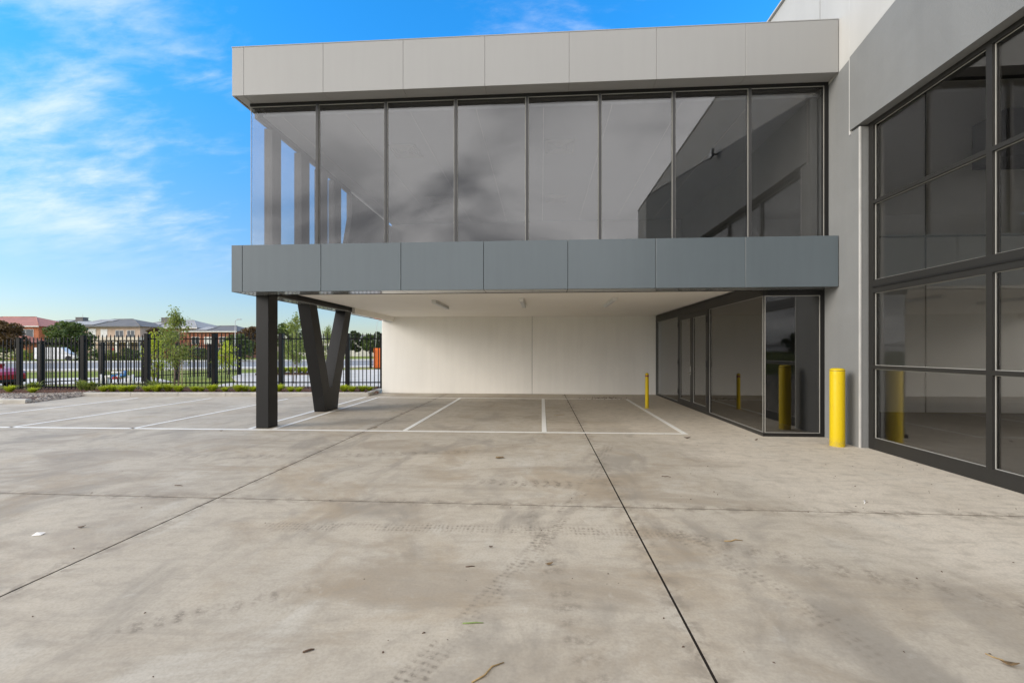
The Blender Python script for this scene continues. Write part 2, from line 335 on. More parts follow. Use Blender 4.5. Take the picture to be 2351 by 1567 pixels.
# ------------------------------------------------------------------ mesh helpers
class MB:
    """collects faces for ONE mesh"""
    def __init__(s): s.v = []; s.f = []; s.sm = []
    def add(s, vs, fs, smooth=False):
        o = len(s.v); s.v += [tuple(v) for v in vs]; s.f += [tuple(i + o for i in f) for f in fs]; s.sm += [smooth] * len(fs); return s
    def box(s, x0, x1, y0, y1, z0, z1, c=0.0):
        x0, x1 = min(x0, x1), max(x0, x1); y0, y1 = min(y0, y1), max(y0, y1); z0, z1 = min(z0, z1), max(z0, z1)
        if c <= 0:
            v = [(x, y, z) for z in (z0, z1) for y in (y0, y1) for x in (x0, x1)]
            return s.add(v, [(0, 2, 3, 1), (4, 5, 7, 6), (0, 1, 5, 4), (2, 6, 7, 3), (0, 4, 6, 2), (1, 3, 7, 5)])
        b = bmesh.new(); bmesh.ops.create_cube(b, size=1)
        for q in b.verts: q.co = Vector(((x0 + x1) / 2 + q.co.x * (x1 - x0), (y0 + y1) / 2 + q.co.y * (y1 - y0), (z0 + z1) / 2 + q.co.z * (z1 - z0)))
        bmesh.ops.bevel(b, geom=b.edges[:], offset=c, segments=1, affect='EDGES')
        return s.bm(b)
    def bm(s, b, smooth=False):
        b.verts.index_update(); s.add([q.co for q in b.verts], [[q.index for q in f.verts] for f in b.faces], smooth); b.free(); return s
    def prism(s, poly, d, ax):
        """poly: list of 3d points (planar); extruded by vector d"""
        n = len(poly); d = Vector(d); P = [Vector(p) for p in poly]
        s.add(P + [p + d for p in P], [tuple(range(n))[::-1], tuple(range(n, 2 * n))] + [(i, (i + 1) % n, (i + 1) % n + n, i + n) for i in range(n)]); return s
    def tube(s, pts, rads, seg=8, cap=True, smooth=True):
        pts = [Vector(p) for p in pts]; o = []; n = len(pts)
        if isinstance(rads, (int, float)): rads = [rads] * n
        for i, p in enumerate(pts):
            t = (pts[min(i + 1, n - 1)] - pts[max(i - 1, 0)]).normalized()
            a = t.cross(Vector((0, 0, 1)));  a = a.normalized() if a.length > 1e-3 else Vector((1, 0, 0)); b = t.cross(a)
            o += [p + (a * math.cos(2 * math.pi * k / seg) + b * math.sin(2 * math.pi * k / seg)) * rads[i] for k in range(seg)]
        f = [(i * seg + k, i * seg + (k + 1) % seg, (i + 1) * seg + (k + 1) % seg, (i + 1) * seg + k) for i in range(n - 1) for k in range(seg)]
        s.add(o, f, smooth)
        if cap:
            s.add(o[:seg], [tuple(range(seg))]); s.add(o[-seg:], [tuple(range(seg))[::-1]])
        return s
    def lathe(s, prof, seg=24, c=(0, 0, 0)):
        o = [(c[0] + r * math.cos(2 * math.pi * k / seg), c[1] + r * math.sin(2 * math.pi * k / seg), c[2] + z) for r, z in prof for k in range(seg)]
        f = [(i * seg + k, i * seg + (k + 1) % seg, (i + 1) * seg + (k + 1) % seg, (i + 1) * seg + k) for i in range(len(prof) - 1) for k in range(seg)]
        s.add(o, f, True); s.add(o[-seg:], [tuple(range(seg))]); return s
    def mesh(s, name, mat):
        m = bpy.data.meshes.new(name); m.from_pydata(s.v, [], s.f); m.materials.append(MATS[mat] if isinstance(mat, str) else mat)
        m.polygons.foreach_set('use_smooth', s.sm)
        b = bmesh.new(); b.from_mesh(m)
        if any(s.sm): bmesh.ops.remove_doubles(b, verts=b.verts, dist=1e-6)
        bmesh.ops.recalc_face_normals(b, faces=b.faces); b.to_mesh(m); b.free()
        return m
    def raw(s, name, mat):
        m = bpy.data.meshes.new(name); m.from_pydata(s.v, [], s.f); m.materials.append(MATS[mat]); return m
    def build(s, name, mat, parent=None, loc=None, rz=0):
        return link(name, s.mesh(name, mat), parent, loc, rz)
def link(name, mesh, parent=None, loc=None, rz=0):
    o = bpy.data.objects.new(name, mesh); C.objects.link(o)
    if parent: o.parent = parent
    if loc is not None: o.location = loc
    if rz: o.rotation_euler = (0, 0, rz)
    return o
def bx(name, mat, parent, *a, c=0.0): return MB().box(*a, c=c).build(name, mat, parent)
def tag(o, label=None, cat=None, group=None, kind=None):
    for k, v in (('label', label), ('category', cat), ('group', group), ('kind', kind)):
        if v: o[k] = v
    return o
def thing(name, label, cat, loc=(0, 0, 0), rz=0, group=None):
    o = bpy.data.objects.new(name, None); C.objects.link(o); o.location = loc; o.rotation_euler = (0, 0, rz)
    o.empty_display_size = 0.2
    return tag(o, label, cat, group)
def copy_tree(o, parent=None):
    c = o.copy(); C.objects.link(c); c.parent = parent
    for ch in o.children: copy_tree(ch, c)
    return c
RT = Vector((math.cos(YAW), math.sin(YAW), 0)); FW = Vector((-math.sin(YAW), math.cos(YAW), 0))
def at(px, w, z=0.0):
    """world point at photo column px and distance w along the view axis"""
    p = RT * ((px - CXP) / FPX * w) + FW * w; return Vector((p.x, p.y, z))
def lw(lat, w, z=0.0):
    p = RT * lat + FW * w; return Vector((p.x, p.y, z))

# ------------------------------------------------------------------ ground
g = MB().add([(-900, -900, -0.16), (900, -900, -0.16), (900, 900, -0.16), (-900, 900, -0.16)], [(0, 1, 2, 3)]).build('ground', 'grass')
tag(g, 'green grassy ground reaching to the horizon', 'ground', kind='structure')
def sheet(name, mat, pts, z0, z1, label, parent=None):
    o = MB().prism([(p[0], p[1], z0) for p in pts], (0, 0, z1 - z0), 'z').build(name, mat, parent)
    if not parent: tag(o, label, name.split('_')[-1], kind='structure')
    return o
# the yard: a dark bed under slabs that leave open control joints
KW = 14.30                                               # kerb face, along the view axis
kc = lambda px: at(px, KW)
k_l, k_r = kc(185), kc(846)
yard = sheet('concrete_yard', 'joint_dark', [(-21, -13), (4.9, -13), (4.9, 15.25), (-5.5, 15.25), (k_r.x, k_r.y + 0.05), (k_l.x, k_l.y + 0.05), (-16.4, 11.9), (-21, 11.4)], -0.14, -0.03, 'concrete yard cast in large slabs with dark control joints')
XJ, YJ, GAP = (-3.19, 0.765), 4.21, 0.008
def slab(pts):
    b = MB().prism([(p[0], p[1], -0.029) for p in pts], (0, 0, 0.029), 'z'); b.build('slab', 'concrete', yard)
e = GAP
slab([(-21, -13), (XJ[0] - e, -13), (XJ[0] - e, YJ - e), (-21, YJ - e)])
slab([(XJ[0] + e, -13), (XJ[1] - e, -13), (XJ[1] - e, YJ - e), (XJ[0] + e, YJ - e)])
slab([(XJ[1] + e, -13), (4.9, -13), (4.9, YJ - e), (XJ[1] + e, YJ - e)])
slab([(-21, YJ + e), (XJ[0] - e, YJ + e), (XJ[0] - e, 15.25), (-5.5, 15.25), (k_r.x, k_r.y + 0.05), (k_l.x, k_l.y + 0.05), (-16.4, 11.9), (-21, 11.4)])
slab([(XJ[0] + e, YJ + e), (XJ[1] - e, YJ + e), (XJ[1] - e, 15.25), (XJ[0] + e, 15.25)])
slab([(XJ[1] + e, YJ + e), (4.9, YJ + e), (4.9, 15.25), (XJ[1] + e, 15.25)])
def filler(x0, x1, y0, y1): MB().box(x0, x1, y0, y1, -0.028, -0.003).build('joint_filler', 'joint_dark', yard)
for xj in XJ: filler(xj - e + .0005, xj + e - .0005, -13, YJ - e - .001); filler(xj - e + .0005, xj + e - .0005, YJ + e + .001, 15.2)
filler(-21, 4.9, YJ - e + .0005, YJ + e - .0005)
# painted bay lines, 4 mm above the slab
mk = bpy.data.objects.new('parking_markings', None); C.objects.link(mk)
tag(mk, 'white painted parking bay lines on the concrete', 'markings', kind='structure')
def line(x0, y0, x1, y1, w=0.085, z=0.004):
    d = Vector((x1 - x0, y1 - y0, 0)).normalized(); n = Vector((-d.y, d.x, 0)) * w / 2
    a, b = Vector((x0, y0, 0)), Vector((x1, y1, 0))
    MB().prism([Vector((p.x, p.y, 0.001)) for p in (a + n, a - n, b - n, b + n)], (0, 0, z - 0.001), 'z').build('bay_line', 'line_paint', mk)
line(-20, 7.72, 2.55, 8.0, 0.075)
hl = 7.99
line(-2.48, 8.01, -2.48, 13.56); line(0.05, 8.04, 0.05, 13.56); line(2.50, 8.05, 2.54, 13.56)
line(-5.06, 13.61, 2.58, 13.61, 0.08)
line(-4.95, 8.0, -5.06, 13.56); line(-5.42, 8.0, -5.5, 13.7)
for x in (-7.62, -10.03, -12.4, -14.9): line(x, 7.86 + (x + 5) * 0.012, x - 0.02, 13.0 if x > -14 else 12.2, 0.075)

# ------------------------------------------------------------------ office building over the carport
office = thing('office_building', 'two storey office with pale parapet, long window strip and open carport beneath', 'building', (0, 7.5, 0))
def op(o, parent=None):
    o.parent = parent or office
    if parent is None: o.location = (0, -7.5, 0)
    return o
def ob(name, mat, *a, c=0.0, parent=None): return op(MB().box(*a, c=c).build(name, mat), parent)
YF, YG, XL, XR = 7.48, 7.77, -5.40, 4.742
# parapet: core + cassette panels + soffit panels
par = ob('parapet', 'parapet_core', XL + 0.03, XR - 0.002, YF + 0.03, 15.2, 5.93, 6.70)
pj_ = [XL, -5.185, -3.757, -2.352, -0.95, 0.461, 1.885, 3.308, XR]
for a, b in zip(pj_, pj_[1:]):
    ob('panel', 'light_cladding', a + 0.002, b - 0.002, YF, YF + 0.045, 5.901, 6.742, c=0.003, parent=par)
    a2 = a + 0.003 if a > XL else XL + 0.05
    ob('soffit_panel', 'light_cladding', a2 + 0.0, b - 0.003, YF + 0.047, YG + 0.10, 5.903, 5.929, parent=par)
ob('coping', 'light_cladding', XL - 0.004, XR - 0.002, YF - 0.004, YF + 0.16, 6.743, 6.756, parent=par)
for i in range(5):
    y0 = YF + 0.047 + i * 1.5
    ob('side_panel', 'light_cladding', XL, XL + 0.029, y0 + (0.003 if i else 0), min(y0 + 1.494, 15.2), 5.901, 6.742, parent=par)
ob('side_soffit', 'light_cladding', XL + 0.03, XL + 0.25, YG + 0.102, 15.19, 5.904, 5.929, parent=par)
# slate spandrel band
band = ob('spandrel_band', 'joint_dark', XL + 0.02, XR - 0.002, YF + 0.03, 8.30, 2.52, 3.255)
sj = [XL - 0.012, -5.21, -3.796, -2.39, -0.972, 0.439, 1.873, 3.298, XR]
for a, b in zip(sj, sj[1:]):
    ob('panel', 'slate_cladding', a + 0.004, b - 0.004, YF, YF + 0.045, 2.478, 3.292, c=0.003, parent=band)
    ob('soffit_panel', 'slate_soffit', max(a + 0.004, XL + 0.03), b - 0.004, YF + 0.047, 7.90, 2.480, 2.505, parent=band)
ob('sill_flashing', 'slate_cladding', XL, XR - 0.002, YF + 0.046, YG + 0.05, 3.256, 3.284, parent=band)
for i in range(5):
    y0 = YF + 0.047 + i * 1.5
    ob('side_panel', 'slate_cladding', XL - 0.012, XL + 0.019, y0 + (0.004 if i else 0), min(y0 + 1.494, 14.98), 2.478, 3.292, parent=band)
# upper window strip
ZB, ZT = 3.286, 5.902
win = op(MB().box(-5.245, 4.748, YG - 0.03, YG + 0.07, ZB, ZB + 0.045).box(-5.245, 4.748, YG - 0.03, YG + 0.07, ZT - 0.05, ZT - 0.001).box(4.69, 4.748, YG - 0.031, YG + 0.071, ZB + 0.045, ZT - 0.05).build('upper_window', 'frame_black'))
MX = [-4.0, -2.75, -1.5, -0.25, 1.0, 2.243, 3.49]
edges = [-5.245] + MX + [4.69]
for x in MX: ob('mullion', 'mullion_grey', x - 0.022, x + 0.022, YG - 0.032, YG + 0.09, ZB + 0.046, ZT - 0.051, parent=win)
def bead_y(x0, x1, z0, z1, y, w=0.009, parent=None):
    b = MB(); t = 0.008
    b.box(x0, x1, y - t, y, z0, z0 + w); b.box(x0, x1, y - t, y, z1 - w, z1); b.box(x0, x0 + w, y - t, y, z0 + w, z1 - w); b.box(x1 - w, x1, y - t, y, z0 + w, z1 - w)
    return op(b.build('glazing_bead', 'bead'), parent)
for i in range(8):
    a = edges[i] + (0.023 if i else 0.0); b = edges[i + 1] - (0.023 if i < 7 else 0.001)
    ob('pane', 'glass_upper', a, b, YG, YG + 0.012, ZB + 0.047, ZT - 0.052, parent=win)
    bead_y(a, b, ZB + 0.047, ZT - 0.052, YG - 0.003, parent=win)
# left side glazing with its posts, ending on a raked edge
sw = op(MB().box(-5.245, -5.185, YG + 0.10, 11.9, ZB, ZB + 0.05).build('side_window', 'frame_black'))
ob('head', 'frame_black', -5.245, -5.185, YG + 0.10, 11.9, 5.70, ZT, parent=sw)
ys = [(8.24, 8.53), (9.28, 9.62), (10.14, 10.47), (10.82, 11.19)]
for a, b in ys: ob('post', 'frame_black', -5.30, -5.14, a, b, ZB + 0.051, 5.699, parent=sw)
prev = YG + 0.014
for a, b in ys + [(11.75, None)]:
    ob('pane', 'glass_side', -5.225, -5.213, prev + 0.002, a - 0.002, ZB + 0.052, 5.698, parent=sw); prev = b
rk = lambda y, z: (-5.26, y, z)
op(MB().prism([rk(11.22, ZB + 0.051), rk(11.78, 5.0), rk(11.78, 5.699), rk(15.2, 5.699), rk(15.2, ZB + 0.051)], (0.14, 0, 0), 'x').build('raked_wall', 'frame_black'))
# rooms behind the strip
ceil = ob('office_ceiling', 'office_ceiling', -5.12, 4.70, YG + 0.16, 15.0, 5.76, 5.80)
for i in range(9):      # ceiling grid: recessed tee lines shown as thin proud tees
    ob('ceiling_tee', 'sealant', -5.12 + 1.2 * i + 0.35, -5.12 + 1.2 * i + 0.365, YG + 0.17, 14.9, 5.754, 5.7595, parent=ceil)
for x, y in ((-2.93, 9.47), (-2.93, 12.6), (0.38, 9.47), (0.42, 12.7)):
    d = MB()
    for k in range(5):
        r0, r1 = 0.30 - k * 0.055, 0.275 - k * 0.055; z = 5.752 - 0.0 - 0.002 * k
        for (x0, x1, y0, y1) in ((-r0, r0, -r0, -r1), (-r0, r0, r1, r0), (-r0, -r1, -r1, r1), (r1, r0, -r1, r1)):
            d.box(x + x0, x + x1, y + y0, y + y1, z - 0.028, z)
    op(d.build('air_diffuser', 'bead'), ceil)
ob('office_floor', 'interior_floor', -5.12, 4.70, 8.31, 15.0, 3.10, 3.20)
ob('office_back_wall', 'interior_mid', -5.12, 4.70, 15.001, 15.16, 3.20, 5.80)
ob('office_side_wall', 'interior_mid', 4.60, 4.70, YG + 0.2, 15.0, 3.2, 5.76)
# carport ceiling, rear wall panels, edge fascia
ob('carport_ceiling', 'ceiling_white', -5.02, 3.70, 7.902, 15.0, 2.603, 2.66)
rw = ob('rear_wall', 'sealant', -5.44, 3.95, 15.02, 15.20, -0.02, 2.70)
ob('wall_panel', 'white_wall', -5.45, -0.318, 14.985, 15.19, 0.006, 2.72, c=0.006, parent=rw)
ob('wall_panel', 'white_wall', -0.302, 3.96, 14.985, 15.19, 0.006, 2.72, c=0.006, parent=rw)
ob('edge_fascia', 'ceiling_white', -5.10, -5.021, 11.76, 14.984, 2.452, 2.66)
ob('edge_soffit', 'slate_soffit', -5.38, -5.101, 7.902, 14.983, 2.482, 2.506)
ob('floor_slab', 'joint_dark', -5.36, 4.70, 8.32, 15.0, 2.67, 3.09)
# steel: post, V-shaped raking column and edge beam
ob('column', 'black_steel', -5.335, -5.09, 8.04, 8.34, 0.0, 2.512, c=0.006)
ob('edge_beam', 'black_steel', -5.33, -5.095, 8.345, 11.75, 2.514, 2.601, c=0.004)
vc = MB()
def arm(y0b, y1b, y0t, y1t, zt):
    vc.prism([(-5.385, y0b, 0.0), (-5.385, y1b, 0.0), (-5.385, y1t, zt), (-5.385, y0t, zt)], (0.275, 0, 0), 'x')
vb = op(MB().prism([(-5.385, 10.30, 0), (-5.385, 10.93, 0), (-5.385, 11.0, 0.35), (-5.385, 10.62, 0.56), (-5.385, 10.50, 0.56), (-5.385, 10.21, 0.35)], (0.275, 0, 0), 'x').build('v_column_foot', 'black_steel'))
op(MB().prism([(-5.384, 10.21, 0.352), (-5.384, 10.50, 0.562), (-5.384, 9.88, 2.51), (-5.384, 9.55, 2.51)], (0.273, 0, 0), 'x').build('raking_column', 'black_steel'))
op(MB().prism([(-5.384, 10.62, 0.562), (-5.384, 11.0, 0.352), (-5.384, 11.74, 2.51), (-5.384, 11.40, 2.51)], (0.273, 0, 0), 'x').build('raking_column', 'black_steel'))
for (b0, t0) in (((10.36, 0.47), (9.72, 2.50)), ((10.81, 0.47), (11.57, 2.50))):   # web recess line on the inner faces
    pass
# shopfront along the carport: head, sill, doors, fixed panes
XS = 3.77
sf = op(MB().box(XS - 0.02, XS + 0.06, 7.86, 14.98, 2.385, 2.602).box(XS - 0.02, XS + 0.06, 7.86, 14.98, 0.001, 0.06)
        .box(XS - 0.02, XS + 0.06, 14.92, 14.98, 0.06, 2.385).box(XS - 0.02, XS + 0.06, 12.53, 12.60, 0.06, 2.385).box(XS - 0.02, XS + 0.06, 10.33, 10.40, 0.06, 2.385)
        .build('shopfront', 'frame_bronze'))
def bead_x(y0, y1, z0, z1, x, w=0.010, parent=None):
    b = MB(); t = 0.008
    b.box(x - t, x, y0, y1, z0, z0 + w); b.box(x - t, x, y0, y1, z1 - w, z1); b.box(x - t, x, y0, y0 + w, z0 + w, z1 - w); b.box(x - t, x, y1 - w, y1, z0 + w, z1 - w)
    return op(b.build('glazing_bead', 'bead'), parent)
for y0, y1 in ((12.602, 14.918), (7.90, 10.328)):
    ob('pane', 'glass_lower', XS + 0.01, XS + 0.022, y0, y1, 0.062, 2.383, parent=sf)
    bead_x(y0, y1, 0.062, 2.383, XS + 0.008, 0.007, parent=sf)
ob('head_trim', 'frame_bronze', XS - 0.028, XS - 0.021, 7.90, 14.98, 2.41, 2.43, parent=sf)
for k, (y0, y1) in enumerate(((11.467, 12.527), (10.403, 11.463))):
    d = op(MB().box(XS - 0.025, XS + 0.03, y0, y1, 0.065, 0.17).box(XS - 0.025, XS + 0.03, y0, y1, 2.27, 2.38)
           .box(XS - 0.025, XS + 0.03, y0, y0 + 0.09, 0.17, 2.27).box(XS - 0.025, XS + 0.03, y1 - 0.09, y1, 0.17, 2.27).build('entrance_door', 'frame_bronze'))
    ob('pane', 'glass_lower', XS, XS + 0.012, y0 + 0.091, y1 - 0.091, 0.171, 2.269, parent=d)
    bead_x(y0 + 0.091, y1 - 0.091, 0.171, 2.269, XS - 0.002, 0.007, parent=d)
    hy = y1 - 0.01 if k == 0 else y0 + 0.005
    for hz in (0.35, 1.15, 2.16): ob('hinge', 'interior_dark', XS - 0.045, XS - 0.026, hy - 0.025, hy + 0.03, hz - 0.07, hz + 0.07, parent=d)
    if k == 0:
        hn = MB().box(XS - 0.035, XS - 0.026, y0 + 0.02, y0 + 0.065, 0.86, 1.06).tube([(XS - 0.03, y0 + 0.045, 0.9), (XS - 0.075, y0 + 0.045, 0.9), (XS - 0.075, y0 + 0.16, 0.9)], 0.011, 8)
        op(hn.build('handle', 'steel_bright'), d)
# short pane facing the yard
fw_ = op(MB().box(XS + 0.062, 4.748, 7.845, 7.90, 2.385, 2.51).box(XS - 0.02, 4.748, 7.845, 7.859, 0.001, 0.06).box(XS + 0.062, 4.748, 7.8595, 7.90, 0.001, 0.06).box(4.68, 4.748, 7.845, 7.90, 0.06, 2.385).build('return_window', 'frame_black'))
ob('pane', 'glass_lower', XS + 0.012, 4.679, 7.862, 7.874, 0.062, 2.383, parent=fw_)
bead_y(XS + 0.012, 4.679, 0.062, 2.383, 7.860, 0.009, parent=fw_)
ob('lobby_ceiling', 'interior_white', XS + 0.07, 4.74, 7.92, 15.0, 2.62, 2.66)
ob('lobby_floor', 'interior_floor', XS + 0.065, 4.78, 7.905, 15.0, 0.001, 0.02)
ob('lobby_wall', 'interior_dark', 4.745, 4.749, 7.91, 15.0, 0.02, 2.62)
ob('lobby_partition', 'interior_white', XS + 0.07, 4.74, 14.6, 14.7, 0.02, 2.62)

# ------------------------------------------------------------------ warehouse with the tall glazed wall
wh = thing('warehouse_building', 'tall precast warehouse in grey and white render with a dark framed glass wall', 'building', (4.75, 5, 0))
def hp(o, parent=None):
    o.parent = parent or wh
    if parent is None: o.location = (-4.75, -5, 0)
    return o
def hb(name, mat, *a, c=0.0, parent=None): return hp(MB().box(*a, c=c).build(name, mat), parent)
WX, WT = 4.75, 8.30
pl = lambda y: 5.90 + (7.5 - y) * 0.202           # the painted diagonal
LB, LY = 4.832, 7.214                             # lintel underside and its end joint
def wp(name, mat, pts, t=0.16, x=WX, parent=None): return hp(MB().prism([(x, y, z) for y, z in pts], (t, 0, 0), 'x').build(name, mat), parent)
ja = LY + 0.008
grey_back = wp('wall_panel', 'grey_render', [(7.02, 0.0), (15.2, 0.0), (15.2, 4.3), (ja, pl(ja)), (ja, LB - 0.03), (7.02, LB - 0.03)])
wp('wall_panel', 'white_render', [(15.2, 4.3), (15.2, WT), (10.3, WT), (10.3, pl(10.3))])
wp('wall_panel', 'white_render', [(10.285, pl(10.285)), (10.285, WT), (7.98, WT), (7.98, pl(7.98))])
wp('wall_panel', 'white_render', [(7.965, pl(7.965)), (7.965, WT), (ja, WT), (ja, pl(ja))])
hb('chamfer_edge', 'sealant', WX - 0.004, WX + 0.02, 7.012, 7.032, 0.0, LB - 0.031)
hb('joint_sealant', 'sealant', WX - 0.012, WX + 0.10, LY - 0.006, ja + 0.012, LB - 0.06, WT - 0.01)
XG = 4.90
wp('lintel_panel', 'grey_render', [(LY - 0.008, LB), (LY - 0.008, pl(LY)), (-4.63, pl(-4.63)), (-5.03, WT - 0.0), (-5.03, LB)], 0.30, WX - 0.02)
wp('lintel_panel', 'white_render', [(LY - 0.008, pl(LY) + 0.0005), (LY - 0.008, WT), (-4.63, WT), (-4.63, pl(-4.63) + 0.0005)], 0.30, WX - 0.02)
wp('end_pier', 'white_render', [(-6.76, 0), (-5.04, 0), (-5.04, WT), (-6.76, WT)], 0.32, WX - 0.02)
hb('coping', 'sealant', WX - 0.05, WX + 0.34, -6.78, 15.2, WT + 0.001, WT + 0.03)
hb('rear_end_wall', 'grey_render', WX + 0.161, 14.0, 15.0, 15.2, 0.0, 8.2)
hb('camera_side_wall', 'grey_render', WX + 0.31, 14.0, -6.74, -6.6, 0.0, 8.2)
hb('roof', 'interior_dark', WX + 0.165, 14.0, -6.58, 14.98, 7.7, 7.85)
hb('interior_wall', 'interior_white', 13.0, 13.2, -6.58, 14.98, 0.0, 7.7)
hb('interior_cross_wall', 'interior_white', 4.92, 12.99, 11.0, 11.15, 0.02, 7.69)
hb('interior_floor', 'interior_floor', 4.96, 12.99, -6.58, 10.96, 0.0, 0.015)
hb('ceiling_bulkhead', 'interior_dark', 9.9, 12.9, 10.2, 10.98, 5.6, 6.62)
for xj in (6.6, 8.9, 11.2): hb('wall_joint', 'interior_mid', xj - 0.012, xj + 0.012, 10.985, 10.998, 0.02, 7.69)
hb('wall_ledge', 'interior_mid', 4.93, 12.9, 10.97, 10.984, 4.08, 4.12)
# curtain wall
YT = 6.985
zs = [(0.001, 0.17), (1.185, 1.235), (2.30, 2.49), (3.61, 3.66), (4.775, 4.829)]
cw = MB()
for a, b in zs: cw.box(XG - 0.03, XG + 0.06, -5.03, YT, a, b)
cwo = hp(cw.build('glass_wall_frame', 'frame_bronze'))
hb('jamb', 'frame_bronze', XG - 0.031, XG + 0.061, YT - 0.068, YT + 0.02, 0.001, 4.829, parent=cwo)
hb('transom_cover', 'frame_black', XG - 0.042, XG - 0.031, -5.0, YT - 0.069, 2.375, 2.40, parent=cwo)
my = [YT - 0.068]
y = 5.21
while y > -5.0:
    my.append(y); y -= 1.72
for y in my[1:]:
    for (a, b), (c_, d_) in zip(zs, zs[1:]): hb('mullion', 'frame_bronze', XG - 0.029, XG + 0.062, y - 0.034, y + 0.034, b, c_, parent=cwo)
def bead_h(y0, y1, z0, z1, x, w, parent):
    b = MB(); t = 0.008
    b.box(x - t, x, y0, y1, z0, z0 + w); b.box(x - t, x, y0, y1, z1 - w, z1); b.box(x - t, x, y0, y0 + w, z0 + w, z1 - w); b.box(x - t, x, y1 - w, y1, z0 + w, z1 - w)
    return hp(b.build('glazing_bead', 'bead'), parent)
for i, y in enumerate(my):
    y1 = y - (0.002 if i == 0 else 0.036); y0 = (my[i + 1] + 0.036) if i + 1 < len(my) else -5.02
    if y1 - y0 < 0.3: continue
    for (a, b), (c_, d_) in zip(zs, zs[1:]):
        hb('pane', 'glass_wall', XG + 0.01, XG + 0.022, y0, y1, b + 0.002, c_ - 0.002, parent=cwo)
        if i < 3: bead_h(y0, y1, b + 0.002, c_ - 0.002, XG + 0.008, 0.0065, cwo)

t = thing('flood_light', 'black square flood light on the tall grey wall, mirrored in the upper windows', 'light', (WX - 0.021, 3.2, 6.72))
MB().box(-0.20, -0.14, -0.12, 0.12, -0.10, 0.12, c=0.01).build('housing', 'interior_dark', t)
MB().box(-0.210, -0.201, -0.10, 0.10, -0.08, 0.10).build('lens', 'blind_white', t)
MB().box(-0.139, 0.0, -0.02, 0.02, -0.02, 0.02).build('bracket', 'interior_dark', t)
# ------------------------------------------------------------------ carport lights, bollards
def batten(x, y0, y1, lab):
    t = thing('ceiling_light', lab, 'light', (x, (y0 + y1) / 2, 2.602), 0, 'batten lights under the carport ceiling')
    L = (y1 - y0) / 2
    MB().box(-0.05, 0.05, -L, L, -0.028, 0.0, c=0.004).build('base_plate', 'trim_white', t)
    MB().box(-0.043, 0.043, -L + 0.03, L - 0.03, -0.075, -0.0285, c=0.014).build('diffuser', 'blind_white', t)
    for s in (-1, 1): MB().box(-0.048, 0.048, s * (L - 0.028), s * L, -0.078, -0.0285, c=0.006).build('end_cap', 'trim_white', t)
batten(-2.44, 10.0, 11.5, 'white batten light on carport ceiling, the one nearest the steel columns')
batten(-0.44, 9.75, 11.25, 'white batten light on carport ceiling, the middle one of three')
batten(1.58, 9.75, 11.25, 'white batten light on carport ceiling, the one nearest the glass doors')
t = thing('bollard', 'thick yellow steel bollard standing beside the grey pier', 'bollard', (4.50, 7.13, 0))
MB().lathe([(0.099, 0.0), (0.099, 1.155), (0.094, 1.172), (0.07, 1.183), (0.0, 1.188)], 32).build('post', 'yellow_paint', t)
MB().lathe([(0.1006, 1.146), (0.1006, 1.152), (0.099, 1.1525)], 32).build('cap_seam', 'dark_stick', t)
t = thing('bollard', 'slim yellow bollard with dark red band in front of the glass doors', 'bollard', (2.66, 11.5, 0))
MB().lathe([(0.045, 0.0), (0.045, 0.85), (0.040, 0.873), (0.024, 0.888), (0.0, 0.892)], 24).build('post', 'yellow_paint', t)
MB().lathe([(0.0468, 0.795), (0.0468, 0.835), (0.0468, 0.8351)], 24).build('reflective_band', 'red_band', t)
MB().lathe([(0.07, 0.0), (0.07, 0.006), (0.046, 0.008)], 24).build('base_plate', 'yellow_paint', t)

# ------------------------------------------------------------------ kerbs and garden bed
def kerb(name, a, b, label, n, h=0.115, w=0.16):
    r = thing(name, label, 'kerb', tuple((a + b) / 2), 0)
    d = (b - a); L = d.length; u = d.normalized(); ang = math.atan2(u.y, u.x); seg = L / n
    for i in range(n):
        s0 = -L / 2 + i * seg + 0.006; s1 = s0 + seg - 0.012
        prof = [(-0.0, -0.13), (0.0, h - 0.035), (0.015, h - 0.008), (0.04, h), (w, h), (w, -0.13)]
        MB().prism([(s0, q, z) for q, z in prof], (s1 - s0, 0, 0), 'x').build('kerb_block', 'kerb_concrete', r)
    r.rotation_euler = (0, 0, ang); return r
kerb('kerb', kc(190), kc(846), 'long pale concrete kerb along the garden bed before the fence', 6)
ka = kc(846); kb_ = Vector((-5.62, 15.75, 0))
kerb('kerb', ka + Vector((0.02, 0.01, 0)), kb_, 'short splayed concrete kerb running up to the white rear wall', 1)
k0a, k0b = at(-260, 12.55), at(58, 12.35)
kerb('kerb', k0a, k0b, 'concrete kerb end on the far side of the pebble swale', 3)
BZ = 0.075
FWD = 16.0                                              # the fence stands 16 m out, parallel to the kerb
bedpts = [at(190, KW + 0.15), at(846, KW + 0.15), Vector((-5.70, 15.7, 0)), at(880, 17.3), at(150, 17.3), at(-330, 17.3), at(-330, 12.7), at(30, 12.75), at(90, 13.3)]
tag(MB().prism([(p.x, p.y, -0.15) for p in bedpts], (0, 0, 0.15 + BZ), 'z').build('garden_bed', 'soil'), 'strip of brown mulched soil beneath the fence', 'garden bed', kind='structure')
